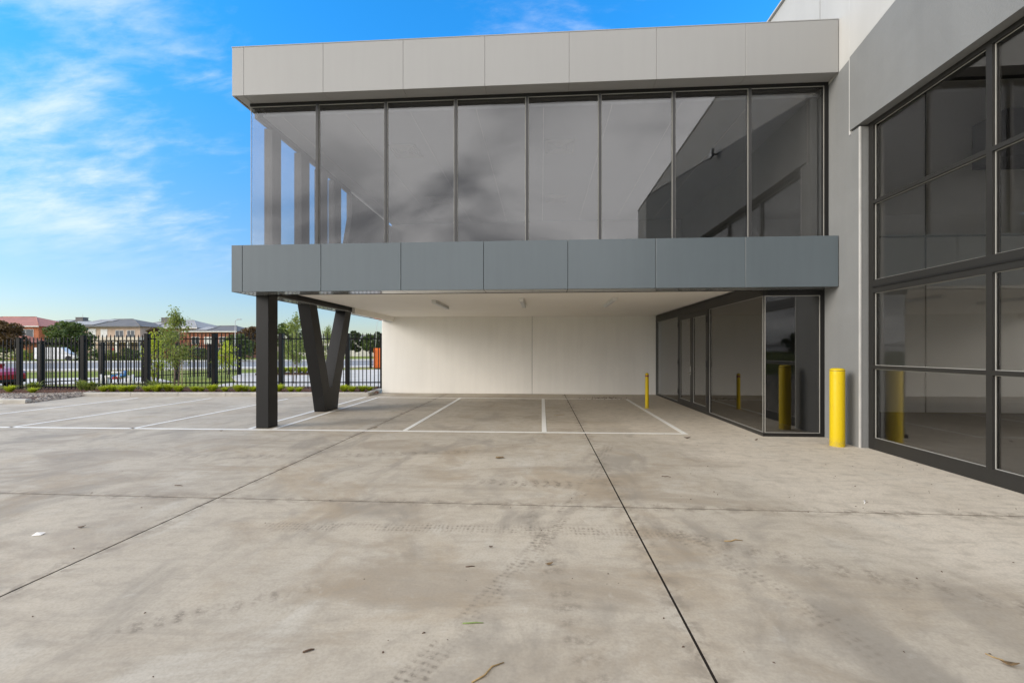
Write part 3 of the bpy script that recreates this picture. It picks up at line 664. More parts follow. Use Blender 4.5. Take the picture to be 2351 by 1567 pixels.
def scatter(name, mat, n, fn, size, label, cat, flat=0.5, seed=1):
    rnd = random.Random(seed); b = MB()
    for _ in range(n):
        p = fn(rnd); s = size * rnd.uniform(0.5, 1.5); a = rnd.uniform(0, 6.28); e2 = rnd.uniform(0.4, 1.0)
        c_, s_ = math.cos(a) * s, math.sin(a) * s; h = s * flat * rnd.uniform(.6, 1.2)
        q = [(p[0] + c_, p[1] + s_, p[2]), (p[0] - s_ * e2, p[1] + c_ * e2, p[2] + h * .3), (p[0] - c_, p[1] - s_, p[2]), (p[0] + s_ * e2, p[1] - c_ * e2, p[2] + h * .2), (p[0], p[1], p[2] + h)]
        b.add(q, [(0, 1, 4), (1, 2, 4), (2, 3, 4), (3, 0, 4)])
    o = link(name, b.raw(name, mat)); return tag(o, label, cat, kind='stuff')
scatter('bark_mulch', 'bark_chip', 9000, lambda r: at(r.uniform(-120, 868), r.uniform(KW + 0.22, 17.2), BZ - 0.004), 0.035, 'brown bark mulch strewn over the garden bed', 'mulch', 0.6, 3)
def peb(r):
    f = r.random(); a = at(40, 12.35).lerp(at(195, 14.2), f); off = FW * r.uniform(-0.25, 1.0) + RT * r.uniform(-1.2, 0.4)
    q = a + off; return (q.x, q.y, BZ - 0.01)
def peb2(r):
    px = r.uniform(-160, 185); wl_ = 12.95 + max(0.0, px - 30) / 160 * 1.55; q = at(px, r.uniform(wl_, max(14.3, wl_ + 0.3))); return (q.x, q.y, BZ - 0.004)
scatter('river_pebbles', 'pebble', 5200, peb2, 0.045, 'pale river pebbles lining the swale between the kerbs', 'pebbles', 0.7, 5)
swz = [at(58, 12.36), at(188, KW), at(188, KW + 0.2), at(58, 12.6)]
sh = [at(56, 12.36), at(190, KW), at(195, KW + 0.4), at(90, 13.35), at(30, 12.8), at(30, 12.45)]
tag(MB().add([(q.x, q.y, z) for q, z in zip(sh, (0.004, 0.004, BZ + 0.01, BZ + 0.01, BZ + 0.01, 0.06))] + [(q.x, q.y, -0.02) for q in sh], [(0, 1, 2, 3, 4, 5), (0, 6, 7, 1)]).build('swale', 'soil'), 'shallow earthen swale between the kerb ends', 'swale', kind='structure')
def spill(r):
    f = r.random(); q = r.random() ** 0.8; a = at(56, 12.30).lerp(at(190, KW - 0.04), f) + (RT * -0.35 + FW) * (q * 0.75) ; return (a.x, a.y, 0.0 + q * (BZ + 0.01))
scatter('pebble_spill', 'pebble', 1500, spill, 0.05, 'loose pebbles spilling through the gap in the kerb', 'pebbles', 0.7, 6)

# tufts
def tuft_mesh(name, n, h, spread, seed, mat, wd=0.012):
    rnd = random.Random(seed); b = MB()
    for _ in range(n):
        a = rnd.uniform(0, 6.283); l = h * rnd.uniform(0.55, 1.1); sp = spread * rnd.uniform(0.15, 1.0)
        d = Vector((math.cos(a), math.sin(a), 0)); s = Vector((-d.y, d.x, 0)) * wd * rnd.uniform(.7, 1.3)
        p0 = d * 0.04 * rnd.random(); p1 = d * sp * 0.45 + Vector((0, 0, l * 0.7)); p2 = d * sp + Vector((0, 0, l * rnd.uniform(0.75, 1.0)))
        b.add([p0 - s, p0 + s, p1 + s * .8, p1 - s * .8, p2], [(0, 1, 2, 3), (3, 2, 4)])
    return b.raw(name, mat)
TM = [tuft_mesh('grass_tuft', 190, 0.25, 0.36, s, 'leaf_lime') for s in (1, 2, 3)]
rnd = random.Random(12)
tuft_px = [(22, 14.9), (75, 14.6), (238, 15.0), (258, 15.1), (282, 14.95), (300, 15.1), (338, 15.05), (360, 15.0), (386, 15.2), (410, 15.0), (447, 15.05), (462, 15.1), (487, 15.05), (516, 15.0), (548, 15.05), (562, 15.1), (582, 15.0), (667, 15.0), (686, 14.95), (790, 15.1), (808, 14.95), (832, 15.15), (848, 15.2), (640, 15.1)]
for i, (px, w) in enumerate(tuft_px):
    p = at(px, w, BZ - 0.005); o = link('grass_tuft', TM[i % 3], None, p, rnd.uniform(0, 6.28)); s = rnd.uniform(0.75, 1.15); o.scale = (s * 1.1, s * 1.1, s)
    tag(o, 'bright lime green grass tuft in the mulch before the black fence', 'plant', 'lime tufts along the fence')
DM = [tuft_mesh('shrub_plant', 70, 0.36, 0.30, s, 'leaf_olive', 0.016) for s in (8, 9)]
for i, px in enumerate((72, 85, 186, 200, 212, 350, 365)):
    o = link('leafy_plant', DM[i % 2], None, at(px, 15.5 + 0.1 * (i % 3), BZ - 0.005), i * 1.3); o.scale = (1.2, 1.2, 0.9 + 0.1 * (i % 3))
    tag(o, 'loose mid green leafy plant at the foot of the black fence', 'plant', 'leafy plants at the fence foot')

# ------------------------------------------------------------------ fences
PICK = MB().box(-0.0125, 0.0125, -0.0125, 0.0125, 0, 1.93).add([(-0.0125, -0.0125, 1.93), (0.0125, -0.0125, 1.93), (0.0125, 0.0125, 1.93), (-0.0125, 0.0125, 1.93), (0, 0, 1.985)], [(0, 1, 4), (1, 2, 4), (2, 3, 4), (3, 0, 4)]).mesh('picket', 'fence_black')
def post_mesh(w, h): return MB().box(-w / 2, w / 2, -w / 2, w / 2, 0, h, c=0.008).box(-w / 2 - 0.006, w / 2 + 0.006, -w / 2 - 0.006, w / 2 + 0.006, h - 0.012, h + 0.014).mesh('post', 'fence_black')
def fence(label, posts, zs_, pw=0.135, ph=2.10, sp=0.134, joined=False, z0=0.06):
    """posts: list of world points; zs_: base height of each bay"""
    r = thing('security_fence', label, 'fence', (posts[0].x, posts[0].y, zs_[0] - 0.0)); inv = Vector(r.location)
    pm = post_mesh(pw, ph)
    for i, p in enumerate(posts):
        zb = min(zs_[max(i - 1, 0)], zs_[min(i, len(zs_) - 1)]); zt = max(zs_[max(i - 1, 0)], zs_[min(i, len(zs_) - 1)])
        d = (posts[min(i + 1, len(posts) - 1)] - posts[max(i - 1, 0)]); o = link('post', pm, r, Vector((p.x, p.y, zt)) - inv + Vector((0, 0, -0.1)), math.atan2(d.y, d.x))
    for i in range(len(posts) - 1):
        a, b = posts[i], posts[i + 1]; d = b - a; L = d.length; ang = math.atan2(d.y, d.x); mid = (a + b) / 2
        for rz_ in (0.20, 1.76):
            m = MB().box(-L / 2 + pw / 2, L / 2 - pw / 2, -0.02, 0.02, -0.02, 0.02)
            o = m.build('rail', 'fence_black', r, Vector((mid.x, mid.y, zs_[i] + z0 + rz_)) - inv, ang)
        n = int((L - pw) / sp); st = (L - pw) / n; u = d.normalized(); nn = Vector((-u.y, u.x, 0)) * -0.033
        jm = MB()
        for k in range(n):
            q = a + u * (pw / 2 + st * (k + 0.5)) + nn
            q = Vector((q.x, q.y, zs_[i] + z0)) - inv
            if joined: jm.box(q.x - 0.0125, q.x + 0.0125, q.y - 0.0125, q.y + 0.0125, q.z, q.z + 1.95)
            else: link('picket', PICK, r, q, ang)
        if joined: tag(jm.build('pickets', 'fence_black', r), kind='stuff')
    return r
fp = [at(px, FWD) for px in (-256, -106, 45, 192, 338, 492, 645, 798, 878)]
fence('tall black picket security fence along the mulched bed before the street', fp, [-0.27, -0.19, -0.10, -0.01, 0.05, 0.06, 0.06, 0.06])
f2 = [at(92, 18.9), at(232, 20.6), at(400, 24.0), at(548, 28.6)]
f2 = [at(95, 18.4), at(234, 20.4), at(330, 22.5), at(405, 24.5), at(480, 26.6), at(548, 28.8)]
fence('second black picket fence beyond the first, slanting away to the driveway', f2, [-0.1] * 5, 0.16, 2.05)
f3 = [at(851, 41.0), at(905, 41.5), at(960, 42.0)]
fence('far black picket fence beside the orange container', f3, [-0.1] * 2, 0.2, 2.0)
f4 = [Vector((-16 + 3.1 * i, -13.6, 0)) for i in range(9)]
fence('black picket fence across the far side of the yard, mirrored in the glass', f4, [-0.05] * 8, 0.12, 2.1, 0.14, True)

# ------------------------------------------------------------------ street beyond
UD = Vector((0.94, 0.34))
def strip(name, mat, lat0, w0, w1, t0, t1, z0, z1, label):
    def P(t, w): return lw(lat0 / 21.0 * w + UD.x * t, w + UD.y * t)
    pts = [P(t0, w0), P(t1, w0), P(t1, w1), P(t0, w1)]
    return sheet(name, mat, [(p.x, p.y) for p in pts], z0, z1, label)
strip('footpath', 'path_concrete', -22, 20.8, 25.2, -26, 5.0, -0.159, -0.10, 'pale concrete footpath beyond the fence')
strip('verge_kerb', 'path_concrete', -22, 33.8, 36.6, -60, 60, -0.159, -0.03, 'pale kerb along the near side of the street')
strip('road', 'asphalt', -22, 36.6, 58.0, -80, 90, -0.159, -0.13, 'grey asphalt street running past the fence')
strip('far_kerb', 'path_concrete', -22, 58.0, 63.0, -80, 90, -0.159, 0.0, 'pale kerb and path on the far side of the street')
dr = [lw(-13.0, 17.31), lw(-3.0, 17.31), lw(-3.5, 40), lw(-13, 36), lw(-18.4, 30.5), lw(-16.6, 26.5), lw(-13.5, 22.0)]
sheet('driveway', 'drive_concrete', [(p.x, p.y) for p in dr], -0.159, -0.08, 'pale concrete driveway behind the fence')
bed2 = [lw(-16.2, 28.2), lw(-12.2, 28.6), lw(-12.4, 30.0), lw(-16.6, 29.8)]
sheet('island_bed', 'soil', [(p.x, p.y) for p in bed2], -0.159, 0.02, 'mulched planting island in the driveway')
for i in range(9):
    p = lw(-16.0 + 0.45 * i, 28.7 + 0.12 * (i % 3), 0.015); o = link('grass_tuft', TM[i % 3], None, p, i); o.scale = (1.7, 1.7, 1.8)
    tag(o, 'yellow green tuft on the planting island behind the fence', 'plant', 'tufts on the driveway island')

# ------------------------------------------------------------------ trees
def leaf_cloud(b, cen, rad, n, size, rnd, shell=0.45):
    for _ in range(n):
        d = Vector((rnd.gauss(0, 1), rnd.gauss(0, 1), rnd.gauss(0, 1))).normalized()
        q = cen + Vector((d.x * rad[0], d.y * rad[1], d.z * rad[2])) * (shell + (1 - shell) * rnd.random() ** 0.6)
        a = Vector((rnd.gauss(0, 1), rnd.gauss(0, 1), rnd.gauss(0, .7))).normalized(); c_ = a.cross(Vector((rnd.gauss(0, 1), rnd.gauss(0, 1), rnd.gauss(0, 1)))).normalized()
        s = size * rnd.uniform(0.6, 1.4)
        b.add([q - a * s, q + c_ * s * .45, q + a * s, q - c_ * s * .45], [(0, 1, 2, 3)])
def tree(name, label, loc, h, rx, trunk_h, mat, n, leaf, seed, lobes=14, tr=0.12, group=None, cat='tree', bottom=None):
    rnd = random.Random(seed); r = thing(name, label, cat, tuple(loc), 0, group)
    tk = MB(); top = h * 0.8
    tk.tube([(0, 0, -0.15), (0.03 * rx, 0, trunk_h * .6), (-0.05 * rx, 0.03 * rx, trunk_h * 1.1), (0, 0, top)], [tr, tr * .8, tr * .6, tr * .15], 7)
    cr = MB(); b0 = trunk_h if bottom is None else bottom
    for i in range(lobes):
        f = (i + 0.5) / lobes; z = b0 + (h - b0) * (0.12 + 0.80 * f); prof = math.sin(math.pi * min(0.98, 0.18 + 0.80 * f)) ** 0.7
        a = i * 2.4 + rnd.uniform(-.5, .5); rr = rx * prof * rnd.uniform(0.35, 0.75)
        c_ = Vector((math.cos(a) * rr, math.sin(a) * rr, z))
        tk.tube([(0, 0, max(trunk_h * .5, z - (h - b0) * .3)), c_ * 0.6 + Vector((0, 0, z * .36)), c_], [tr * .35, tr * .22, tr * .08], 5)
        lr = rx * rnd.uniform(0.34, 0.52) * (0.55 + 0.45 * prof)
        leaf_cloud(cr, c_, (lr, lr, lr * rnd.uniform(.55, .9)), n // lobes, leaf, rnd)
    tk.build('trunk', 'bark', r)
    link('crown', cr.raw('crown', mat), r)
    return r
def sapling(label, loc, h, rx, mat, n, seed, leaf=0.045, base=0.9):
    rnd = random.Random(seed); r = thing('sapling_tree', label, 'tree', tuple(loc)); tk = MB(); cr = MB()
    for s in (-0.06, 0.05):
        tk.tube([(s, 0, -0.05), (s * 1.6 + .03, 0.02, h * .3), (s * 2.2, -.03, h * .6), (s * 1.2 + .1, 0, h * .97)], [0.024, 0.02, 0.014, 0.004], 6)
    nb = 34
    for i in range(nb):
        f = rnd.random(); z = base + (h - base) * f; prof = (math.sin(math.pi * (0.10 + 0.85 * f)) ** 0.8) * (1.0 if f < .7 else 1.0 - (f - .7) * 2.2)
        a = rnd.uniform(0, 6.28); L = rx * max(0.12, prof) * rnd.uniform(.55, 1.1)
        p0 = Vector((0.03, 0, z - 0.12 * h * rnd.random())); p1 = Vector((math.cos(a) * L, math.sin(a) * L, z + rnd.uniform(0.0, .28)))
        pm_ = (p0 + p1) / 2 + Vector((0, 0, 0.06)); tk.tube([p0, pm_, p1], [0.009, 0.006, 0.002], 5)
        for k in range(n // nb):
            q = pm_.lerp(p1, rnd.uniform(-.5, 1.1)) + Vector((rnd.gauss(0, .085), rnd.gauss(0, .085), rnd.gauss(0, .085)))
            d = Vector((rnd.gauss(0, 1), rnd.gauss(0, 1), rnd.gauss(0, 1) - .5)).normalized(); s_ = d.cross(Vector((rnd.gauss(0, 1), rnd.gauss(0, 1), rnd.gauss(0, 1)))).normalized()
            l = leaf * rnd.uniform(.7, 1.4)
            cr.add([q, q + d * l * .5 + s_ * l * .28, q + d * l, q + d * l * .5 - s_ * l * .28], [(0, 1, 2, 3)])
    tk.build('trunk', 'bark', r); link('crown', cr.raw('crown', mat), r)
    return r
sp = sapling('light green sapling with thin trunk growing before the black fence', at(405, 15.35, BZ), 2.55, 0.56, 'leaf_olive', 3000, 21, 0.066, 0.8)
MB().tube([(0.12, 0.1, -0.05), (0.12, 0.1, 1.55)], 0.018, 6).build('stake', 'stake', sp)
sapling('young leafy tree just behind the fence, left of the V column', at(677, 21.0, -0.08), 3.1, 0.62, 'leaf_olive', 2600, 22, 0.075)
sapling('small lime sapling behind the fence post with thick leaves', at(355, 17.0, -0.1), 2.0, 0.4, 'leaf_lime', 1300, 23, 0.07, 0.4)
sapling('small sapling seen between the two arms of the V column', at(752, 23.5, -0.08), 2.6, 0.5, 'leaf_olive', 1300, 24, 0.075)
sapling('low bushy sapling behind the fence beside the second fence end post', at(520, 26.0, -0.1), 2.0, 0.7, 'leaf_lime', 1100, 25, 0.10, 0.4)
G2 = 'garden trees before the houses'
tree('garden_tree', 'bronze leaved round tree before the red roofed house', at(8, 72, -0.1), 6.3, 3.3, 1.4, 'leaf_bronze', 3600, 0.26, 31, 16)
tree('garden_tree', 'broad dark green tree before the grey roofed house with solar panels', at(157, 72, -0.1), 6.2, 3.4, 1.2, 'leaf_green', 4200, 0.25, 32, 18)
tree('garden_tree', 'small bronze tree between the porch house and the sapling', at(357, 80, -0.1), 5.8, 2.0, 1.2, 'leaf_bronze', 2000, 0.24, 33)
tree('garden_tree', 'rusty brown tree just left of the steel post', at(577, 76, -0.1), 5.7, 2.6, 1.0, 'leaf_bronze', 2600, 0.25, 34)
tree('garden_tree', 'dark green rounded shrub tree under the rusty brown tree', at(545, 66, -0.1), 4.0, 2.6, 0.4, 'leaf_green', 2200, 0.22, 35)
for i, (px, w, h, rx, m) in enumerate(((655, 95, 7.5, 3.2, 'leaf_green'), (690, 120, 7.2, 4.0, 'leaf_dark'), (815, 120, 7.0, 2.5, 'leaf_dark'), (848, 118, 6.2, 2.6, 'leaf_green'), (870, 115, 6.6, 2.4, 'leaf_dark'))):
    tree('distant_tree', ['green tree far behind the driveway island', 'dark tree far behind the sapling near the V column', 'small dark tree far off, left of the two by the wall', 'pale green tree far off between two dark trees', 'dark tree far off beside the white rear wall'][i], at(px, w, -0.1), h, rx, 1.0, m, 1500, 0.32, 50 + i, 10)
rnd = random.Random(77)
hedge = ((-20, 66, 2.2, 3.0), (60, 66, 1.5, 2.0), (215, 66, 1.6, 2.4), (255, 67, 1.4, 1.7), (300, 68, 1.7, 2.0), (420, 70, 2.0, 2.4), (470, 70, 1.8, 2.0))
for i, (px, w, h, rx) in enumerate(hedge):
    tree('garden_shrub', ['low shrub before the red roofed house', 'low shrub by the brick garage', 'rounded shrub left of the porch house', 'clipped shrub at the porch house steps', 'rounded shrub at the porch columns', 'dense shrub behind the sapling', 'lush shrub before the brown brick house'][i], at(px, w, -0.1), h, rx, 0.15, ('leaf_green', 'leaf_olive')[i % 2], 900, 0.17, 90 + i, 8, 0.05, cat='shrub')
# trees across the yard, seen only in the glass
for i, (x, y, h) in enumerate(((-34, -62, 4.6), (-22, -66, 5.0), (4, -64, 4.2), (20, -65, 4.8))):
    tree('boundary_tree', 'dark tree standing beyond the fence behind the yard', Vector((x, y, -0.15)), h, 3.4, 1.5, 'leaf_dark', 1500, 0.35, 120 + i, 12, group='trees behind the yard')

# ------------------------------------------------------------------ houses across the street
def house(label, px, w, W, D, hw, hr, wall, roof, rz=0.0, wins=(), z=-0.1, ridge=0.35, over=0.55, solar=None, extra=None):
    """two storey hipped house: local x along its front, -y faces the street"""
    p = at(px, w, z); r = thing('house', label, 'house', tuple(p), YAW + rz)
    MB().box(-W / 2, W / 2, 0, D, -0.1, hw).build('wall', wall, r)
    o = over; rl = W * ridge / 2
    e_ = [(-W / 2 - o, -o, hw), (W / 2 + o, -o, hw), (W / 2 + o, D + o, hw), (-W / 2 - o, D + o, hw), (-rl, D / 2, hw + hr), (rl, D / 2, hw + hr)]
    rf = MB().add(e_, [(0, 1, 5, 4), (1, 2, 5), (2, 3, 4, 5), (3, 0, 4), (3, 2, 1, 0)]).build('roof', roof, r)
    MB().tube([e_[4], e_[5]], 0.11, 6).build('ridge_cap', roof, rf)
    for a, b in ((0, 4), (1, 5)): MB().tube([e_[a], e_[b]], 0.10, 6).build('hip_cap', roof, rf)
    MB().box(-W / 2 - o - .02, W / 2 + o + .02, -o - 0.10, -o - 0.005, hw - 0.16, hw + 0.04).build('gutter', 'trim_white' if wall != 'brick_tan' else 'roof_grey', rf)
    for (x, zz, ww, wh_, kind) in wins:
        if zz > 2: zz += hw - 5.6 + (0.25 if hw > 6 else 0)
        f = MB().box(x - ww / 2 - .07, x + ww / 2 + .07, -0.06, 0.03, zz - .07, zz + wh_ + .07).build('window', 'trim_white', r)
        MB().box(x - ww / 2, x + ww / 2, -0.075, -0.061, zz, zz + wh_).build('pane', kind, f)
        MB().box(x - 0.03, x + 0.03, -0.09, -0.0755, zz, zz + wh_).build('glazing_bar', 'trim_white', f)
    if solar:
        for (u0, u1, v0, v1) in solar:      # on the front slope: u along x (m), v 0..1 up the slope
            nrm = Vector((0, -hr, D / 2 + o)).normalized() * 0.09
            P = lambda u, v: Vector((u, -o + v * (D / 2 + o), hw + v * hr)) + nrm
            n_ = max(1, int((u1 - u0) / 1.1)); s_ = (u1 - u0) / n_
            for k in range(n_):
                a = u0 + k * s_ + .03; b = u0 + (k + 1) * s_ - .03
                MB().prism([P(a, v0), P(b, v0), P(b, v1), P(a, v1)], nrm * 0.5, 'n').build('solar_panel', 'solar', rf)
    if extra: extra(r, rf)
    return r
WG, BL = 'window_glass_far', 'blind_white'
def ex1(r, rf):
    MB().box(5.0, 11.5, -4.5, 1.0, 0, 3.0).build('garage_wall', 'brick_orange', r)
    g_ = MB().add([(4.6, -5, 3.0), (12.0, -5, 3.0), (12.0, 1.4, 3.0), (4.6, 1.4, 3.0), (7.5, -1.8, 4.5), (9, -1.8, 4.5)], [(0, 1, 5, 4), (1, 2, 5), (2, 3, 4, 5), (3, 0, 4), (3, 2, 1, 0)]).build('garage_roof', 'roof_red', r)
    MB().box(6.0, 10.8, -4.6, -4.51, 0.1, 2.4).build('garage_door', 'render_cream', r)
house('orange brick house with a red tiled hipped roof', -28, 88, 19, 12, 6.4, 2.25, 'brick_orange', 'roof_red', 0.05, ((3.0, 3.2, 1.6, 1.5, WG), (7.2, 3.2, 2.6, 1.5, WG), (-2, 3.2, 2.2, 1.5, WG), (6, 0.8, 2, 1.5, WG)), extra=ex1)
def cooler(x, y, z):
    def f(r, rf):
        MB().box(x - .9, x + .9, y - .7, y + .7, z - 0.7, z + .75, c=.06).build('rooftop_cooler', 'roof_grey', rf)
        MB().box(x - .95, x + .95, y - .75, y + .75, z + .76, z + .86).build('cooler_lid', 'roof_lightgrey', rf)
        MB().tube([(x + .2, y, z + .85), (x + .2, y, z + 1.7)], .03, 5).build('flue', 'pole_grey', rf)
    return f
house('tan house with grey roof, solar panels and rooftop cooler behind the dark green tree', 116, 100, 14, 12, 6.8, 2.0, 'brick_tan', 'roof_grey', 0, ((-3.5, 3.2, 3.2, 1.5, WG), (1.5, 3.2, 1.2, 1.6, BL)), solar=((-6.2, -0.6, .12, .62), (-3.8, 0.4, .66, .92)), extra=cooler(2.6, 4.6, 8.5))
def porch(r, rf):
    MB().box(2.0, 11.2, -3.2, -0.01, 3.2, 4.2).build('porch_beam', 'render_cream', r)
    for i in range(5): MB().box(2.1 + 2.2 * i, 2.45 + 2.2 * i, -3.15, -2.8, -0.1, 3.2).build('porch_column', 'trim_white', r)
    MB().box(2.0, 11.2, -0.30, -0.02, 0.0, 2.4).build('porch_shade_wall', 'brick_tan', r)
    MB().box(3.4, 4.4, -0.38, -0.31, 0.0, 2.1).build('front_door', 'pipe_red', r)
house('wide tan house with grey hipped roof, solar panels and pale columned porch', 222, 90, 17.5, 13, 6.45, 1.9, 'brick_tan', 'roof_grey', 0, ((-4.2, 3.1, 1.5, 2.0, BL), (-0.9, 3.2, 1.4, 1.6, BL), (1.5, 3.2, 1.2, 1.5, BL), (4.6, 3.2, 1.5, 1.3, WG), (6.9, 3.2, 1.4, 1.3, WG), (-5.5, .6, 2.2, 1.7, WG)), ridge=.22, solar=((-7.2, -1.0, .12, .60), (-4.4, -0.3, .64, .88)), extra=porch)
house('red brick house with pale grey roof, solar panels and rooftop cooler beside the sapling', 368, 96, 15.5, 13, 6.45, 2.05, 'brick_red', 'roof_lightgrey', 0, ((-3, 3.2, 1.8, 1.4, WG), (3, 3.2, 2, 1.4, WG)), solar=((-6.4, -1.5, .10, .55),), extra=cooler(-1.7, 4.2, 8.1))
house('red brick house with dark grey roof between sapling and thin light pole', 484, 94, 10.5, 12, 5.6, 1.5, 'brick_red', 'roof_grey', 0, ((-3.2, 3.0, 1.5, 1.4, WG), (-0.6, 3.0, 1.4, 1.4, BL), (2.6, 3.0, 1.6, 1.4, WG), (-2.6, .7, 1.8, 1.5, WG), (1.8, .7, 2.2, 1.5, WG)), solar=((-3.6, -1.2, .15, .7),))
house('low grey roofed house glimpsed beside the rusty brown tree', 530, 104, 8, 10, 4.9, 1.4, 'brick_tan', 'roof_lightgrey', 0, ((0, 2.6, 1.8, 1.3, WG),))
house('pale rendered house far behind the driveway, beside the V column arm', 735, 135, 13, 10, 4.6, 1.9, 'render_pale', 'roof_lightgrey', 0, ((-3, 2.8, 2, 1.3, WG), (2, 2.8, 2, 1.3, WG)))
house('pale rendered house far behind the driveway between fence and white wall', 835, 130, 14, 10, 4.5, 1.8, 'render_pale', 'roof_grey', 0, ((-4, 2.8, 2, 1.3, WG), (1, 2.8, 2, 1.3, WG), (4.5, 2.8, 1.6, 1.3, WG)))

# ------------------------------------------------------------------ vehicles
def wheel_parts(r, x, y, rad, w=0.21, side=1):
    t_ = MB()
    prof = [(rad * .62, -w / 2), (rad * .93, -w / 2), (rad, -w / 2 + .03), (rad, w / 2 - .03), (rad * .93, w / 2), (rad * .62, w / 2), (rad * .62, -w / 2)]
    seg = 24
    o = [(q * math.cos(2 * math.pi * k / seg), yy, q * math.sin(2 * math.pi * k / seg)) for q, yy in prof for k in range(seg)]
    f = [(i * seg + k, i * seg + (k + 1) % seg, (i + 1) * seg + (k + 1) % seg, (i + 1) * seg + k) for i in range(len(prof) - 1) for k in range(seg)]
    t_.add(o, f, True)
    wo = t_.build('wheel', 'rubber', r, (x, y, rad))
    rm = MB()
    ro = [(q * math.cos(2 * math.pi * k / seg), yy, q * math.sin(2 * math.pi * k / seg)) for q, yy in ((rad * .615, -w / 2 + .02), (rad * .57, -w / 2 + .02), (rad * .54, -w / 2 + .07), (rad * .54, w / 2 - .03)) for k in range(seg)]
    rm.add(ro, [(i * seg + k, i * seg + (k + 1) % seg, (i + 1) * seg + (k + 1) % seg, (i + 1) * seg + k) for i in range(3) for k in range(seg)], True)
    for k in range(5):
        a = k * 2 * math.pi / 5 + .3; c_, s_ = math.cos(a), math.sin(a)
        rm.prism([(c_ * q - s_ * h_, -w / 2 + .04, s_ * q + c_ * h_) for q, h_ in ((0.02, -.045), (rad * .57, -.03), (rad * .57, .03), (0.02, .045))], (0, .05, 0), 'y')
    rm.build('rim', 'alloy', wo)
def loft(secs, name, mat, r, smooth=True):
    """secs: list of (x, [(y,z)...]) closed rings"""
    b = MB(); n = len(secs[0][1])
    v = [(x, y, z) for x, ring in secs for y, z in ring]
    f = [(i * n + k, i * n + (k + 1) % n, (i + 1) * n + (k + 1) % n, (i + 1) * n + k) for i in range(len(secs) - 1) for k in range(n)]
    f += [tuple(range(n)), tuple(range((len(secs) - 1) * n, len(secs) * n))]
    b.add(v, f, False); o = b.build(name, mat, r)
    return o
def car(label, loc, rz, paint, L=4.5, H=1.5, van=False, group=None):
    r = thing('parked_car', label, 'car', tuple(loc), rz); hw = 0.90; s = L / 4.5
    # body: lower shell, from nose (+x) to tail (-x)
    def ring(w, zb, zm, zt): return [(-w * .96, zb), (-w, zb + .12), (-w, zm), (-w * .93, zt), (w * .93, zt), (w, zm), (w, zb + .12), (w * .96, zb)]
    secs = [(-2.2 * s, ring(.74, .42, .70, .92)), (-2.05 * s, ring(.86, .26, .72, 1.0)), (-1.2 * s, ring(.90, .22, .74, 1.0)), (0, ring(.905, .20, .74, .97)), (.95 * s, ring(.90, .22, .73, .95)), (1.6 * s, ring(.88, .24, .70, .86)), (2.02 * s, ring(.80, .28, .62, .74)), (2.2 * s, ring(.62, .36, .52, .62))]
    loft(secs, 'body', paint, r)
    top = H
    cs = [(-2.0 * s, ring(.72, .96, 1.0, 1.04)), (-1.55 * s, ring(.74, .96, 1.25, top - .06)), (-.7 * s, ring(.74, .96, 1.28, top)), (.15 * s, ring(.73, .96, 1.28, top - .02)), (.55 * s, ring(.73, .95, 1.15, 1.26)), (1.15 * s, ring(.74, .93, .95, .97))]
    if van: cs = [(-2.15 * s, ring(.80, .96, 1.3, top - .05)), (-1.2 * s, ring(.82, .96, 1.4, top)), (.5 * s, ring(.80, .96, 1.4, top - .02)), (.95 * s, ring(.78, .96, 1.2, 1.35)), (1.4 * s, ring(.78, .93, .96, .98))]
    cb = loft(cs, 'cabin', paint, r)
    for sd in (-1, 1):
        MB().prism([(-1.35 * s, sd * .752, 1.02), (.35 * s, sd * .752, 1.02), (.1 * s, sd * .735, top - .13), (-1.05 * s, sd * .735, top - .11)], (0, sd * .012, 0), 'y').build('side_window', 'car_glass', cb)
        MB().box(1.95 * s, 2.12 * s, sd * .45, sd * .74, .58, .72, c=.02).build('headlight', 'alloy', r)
        MB().box(-2.2 * s, -2.08 * s, sd * .5, sd * .8, .72, .90, c=.02).build('tail_light', 'pipe_red', r)
        for x in (-1.35 * s, 1.35 * s): 
            wheel_parts(r, x, sd * .80, .335)
            b = MB(); seg = 14; ra = .40
            pts = [(x + ra * math.cos(math.pi * k / seg), sd * .895, .335 + ra * math.sin(math.pi * k / seg)) for k in range(seg + 1)] + [(x - ra, sd * .895, .2), (x + ra, sd * .895, .2)]
            b.prism(pts, (0, sd * .016, 0), 'y'); b.build('wheel_arch', 'rubber', r)
    MB().prism([(.62 * s, -.68, 1.24), (1.13 * s, -.7, .975), (1.13 * s, .7, .975), (.62 * s, .68, 1.24)], (.012, 0, .02), 'n').build('windscreen', 'car_glass', cb)
    MB().box(-2.24 * s, -2.16 * s, -.7, .7, .34, .52, c=.02).build('bumper', 'rubber', r); MB().box(2.13 * s, 2.21 * s, -.6, .6, .3, .44, c=.02).build('bumper', 'rubber', r)
    return r
cz = at(14, 17.7, -0.16)
car('red car parked behind the fence at its lower end', cz - RT * 2.95 + FW * 0.8, YAW, 'car_red', 4.5, 1.5)
car('white van parked before the houses across the street', at(136, 64.5, 0.0), YAW + .32, 'car_white', 5.0, 1.95, True)
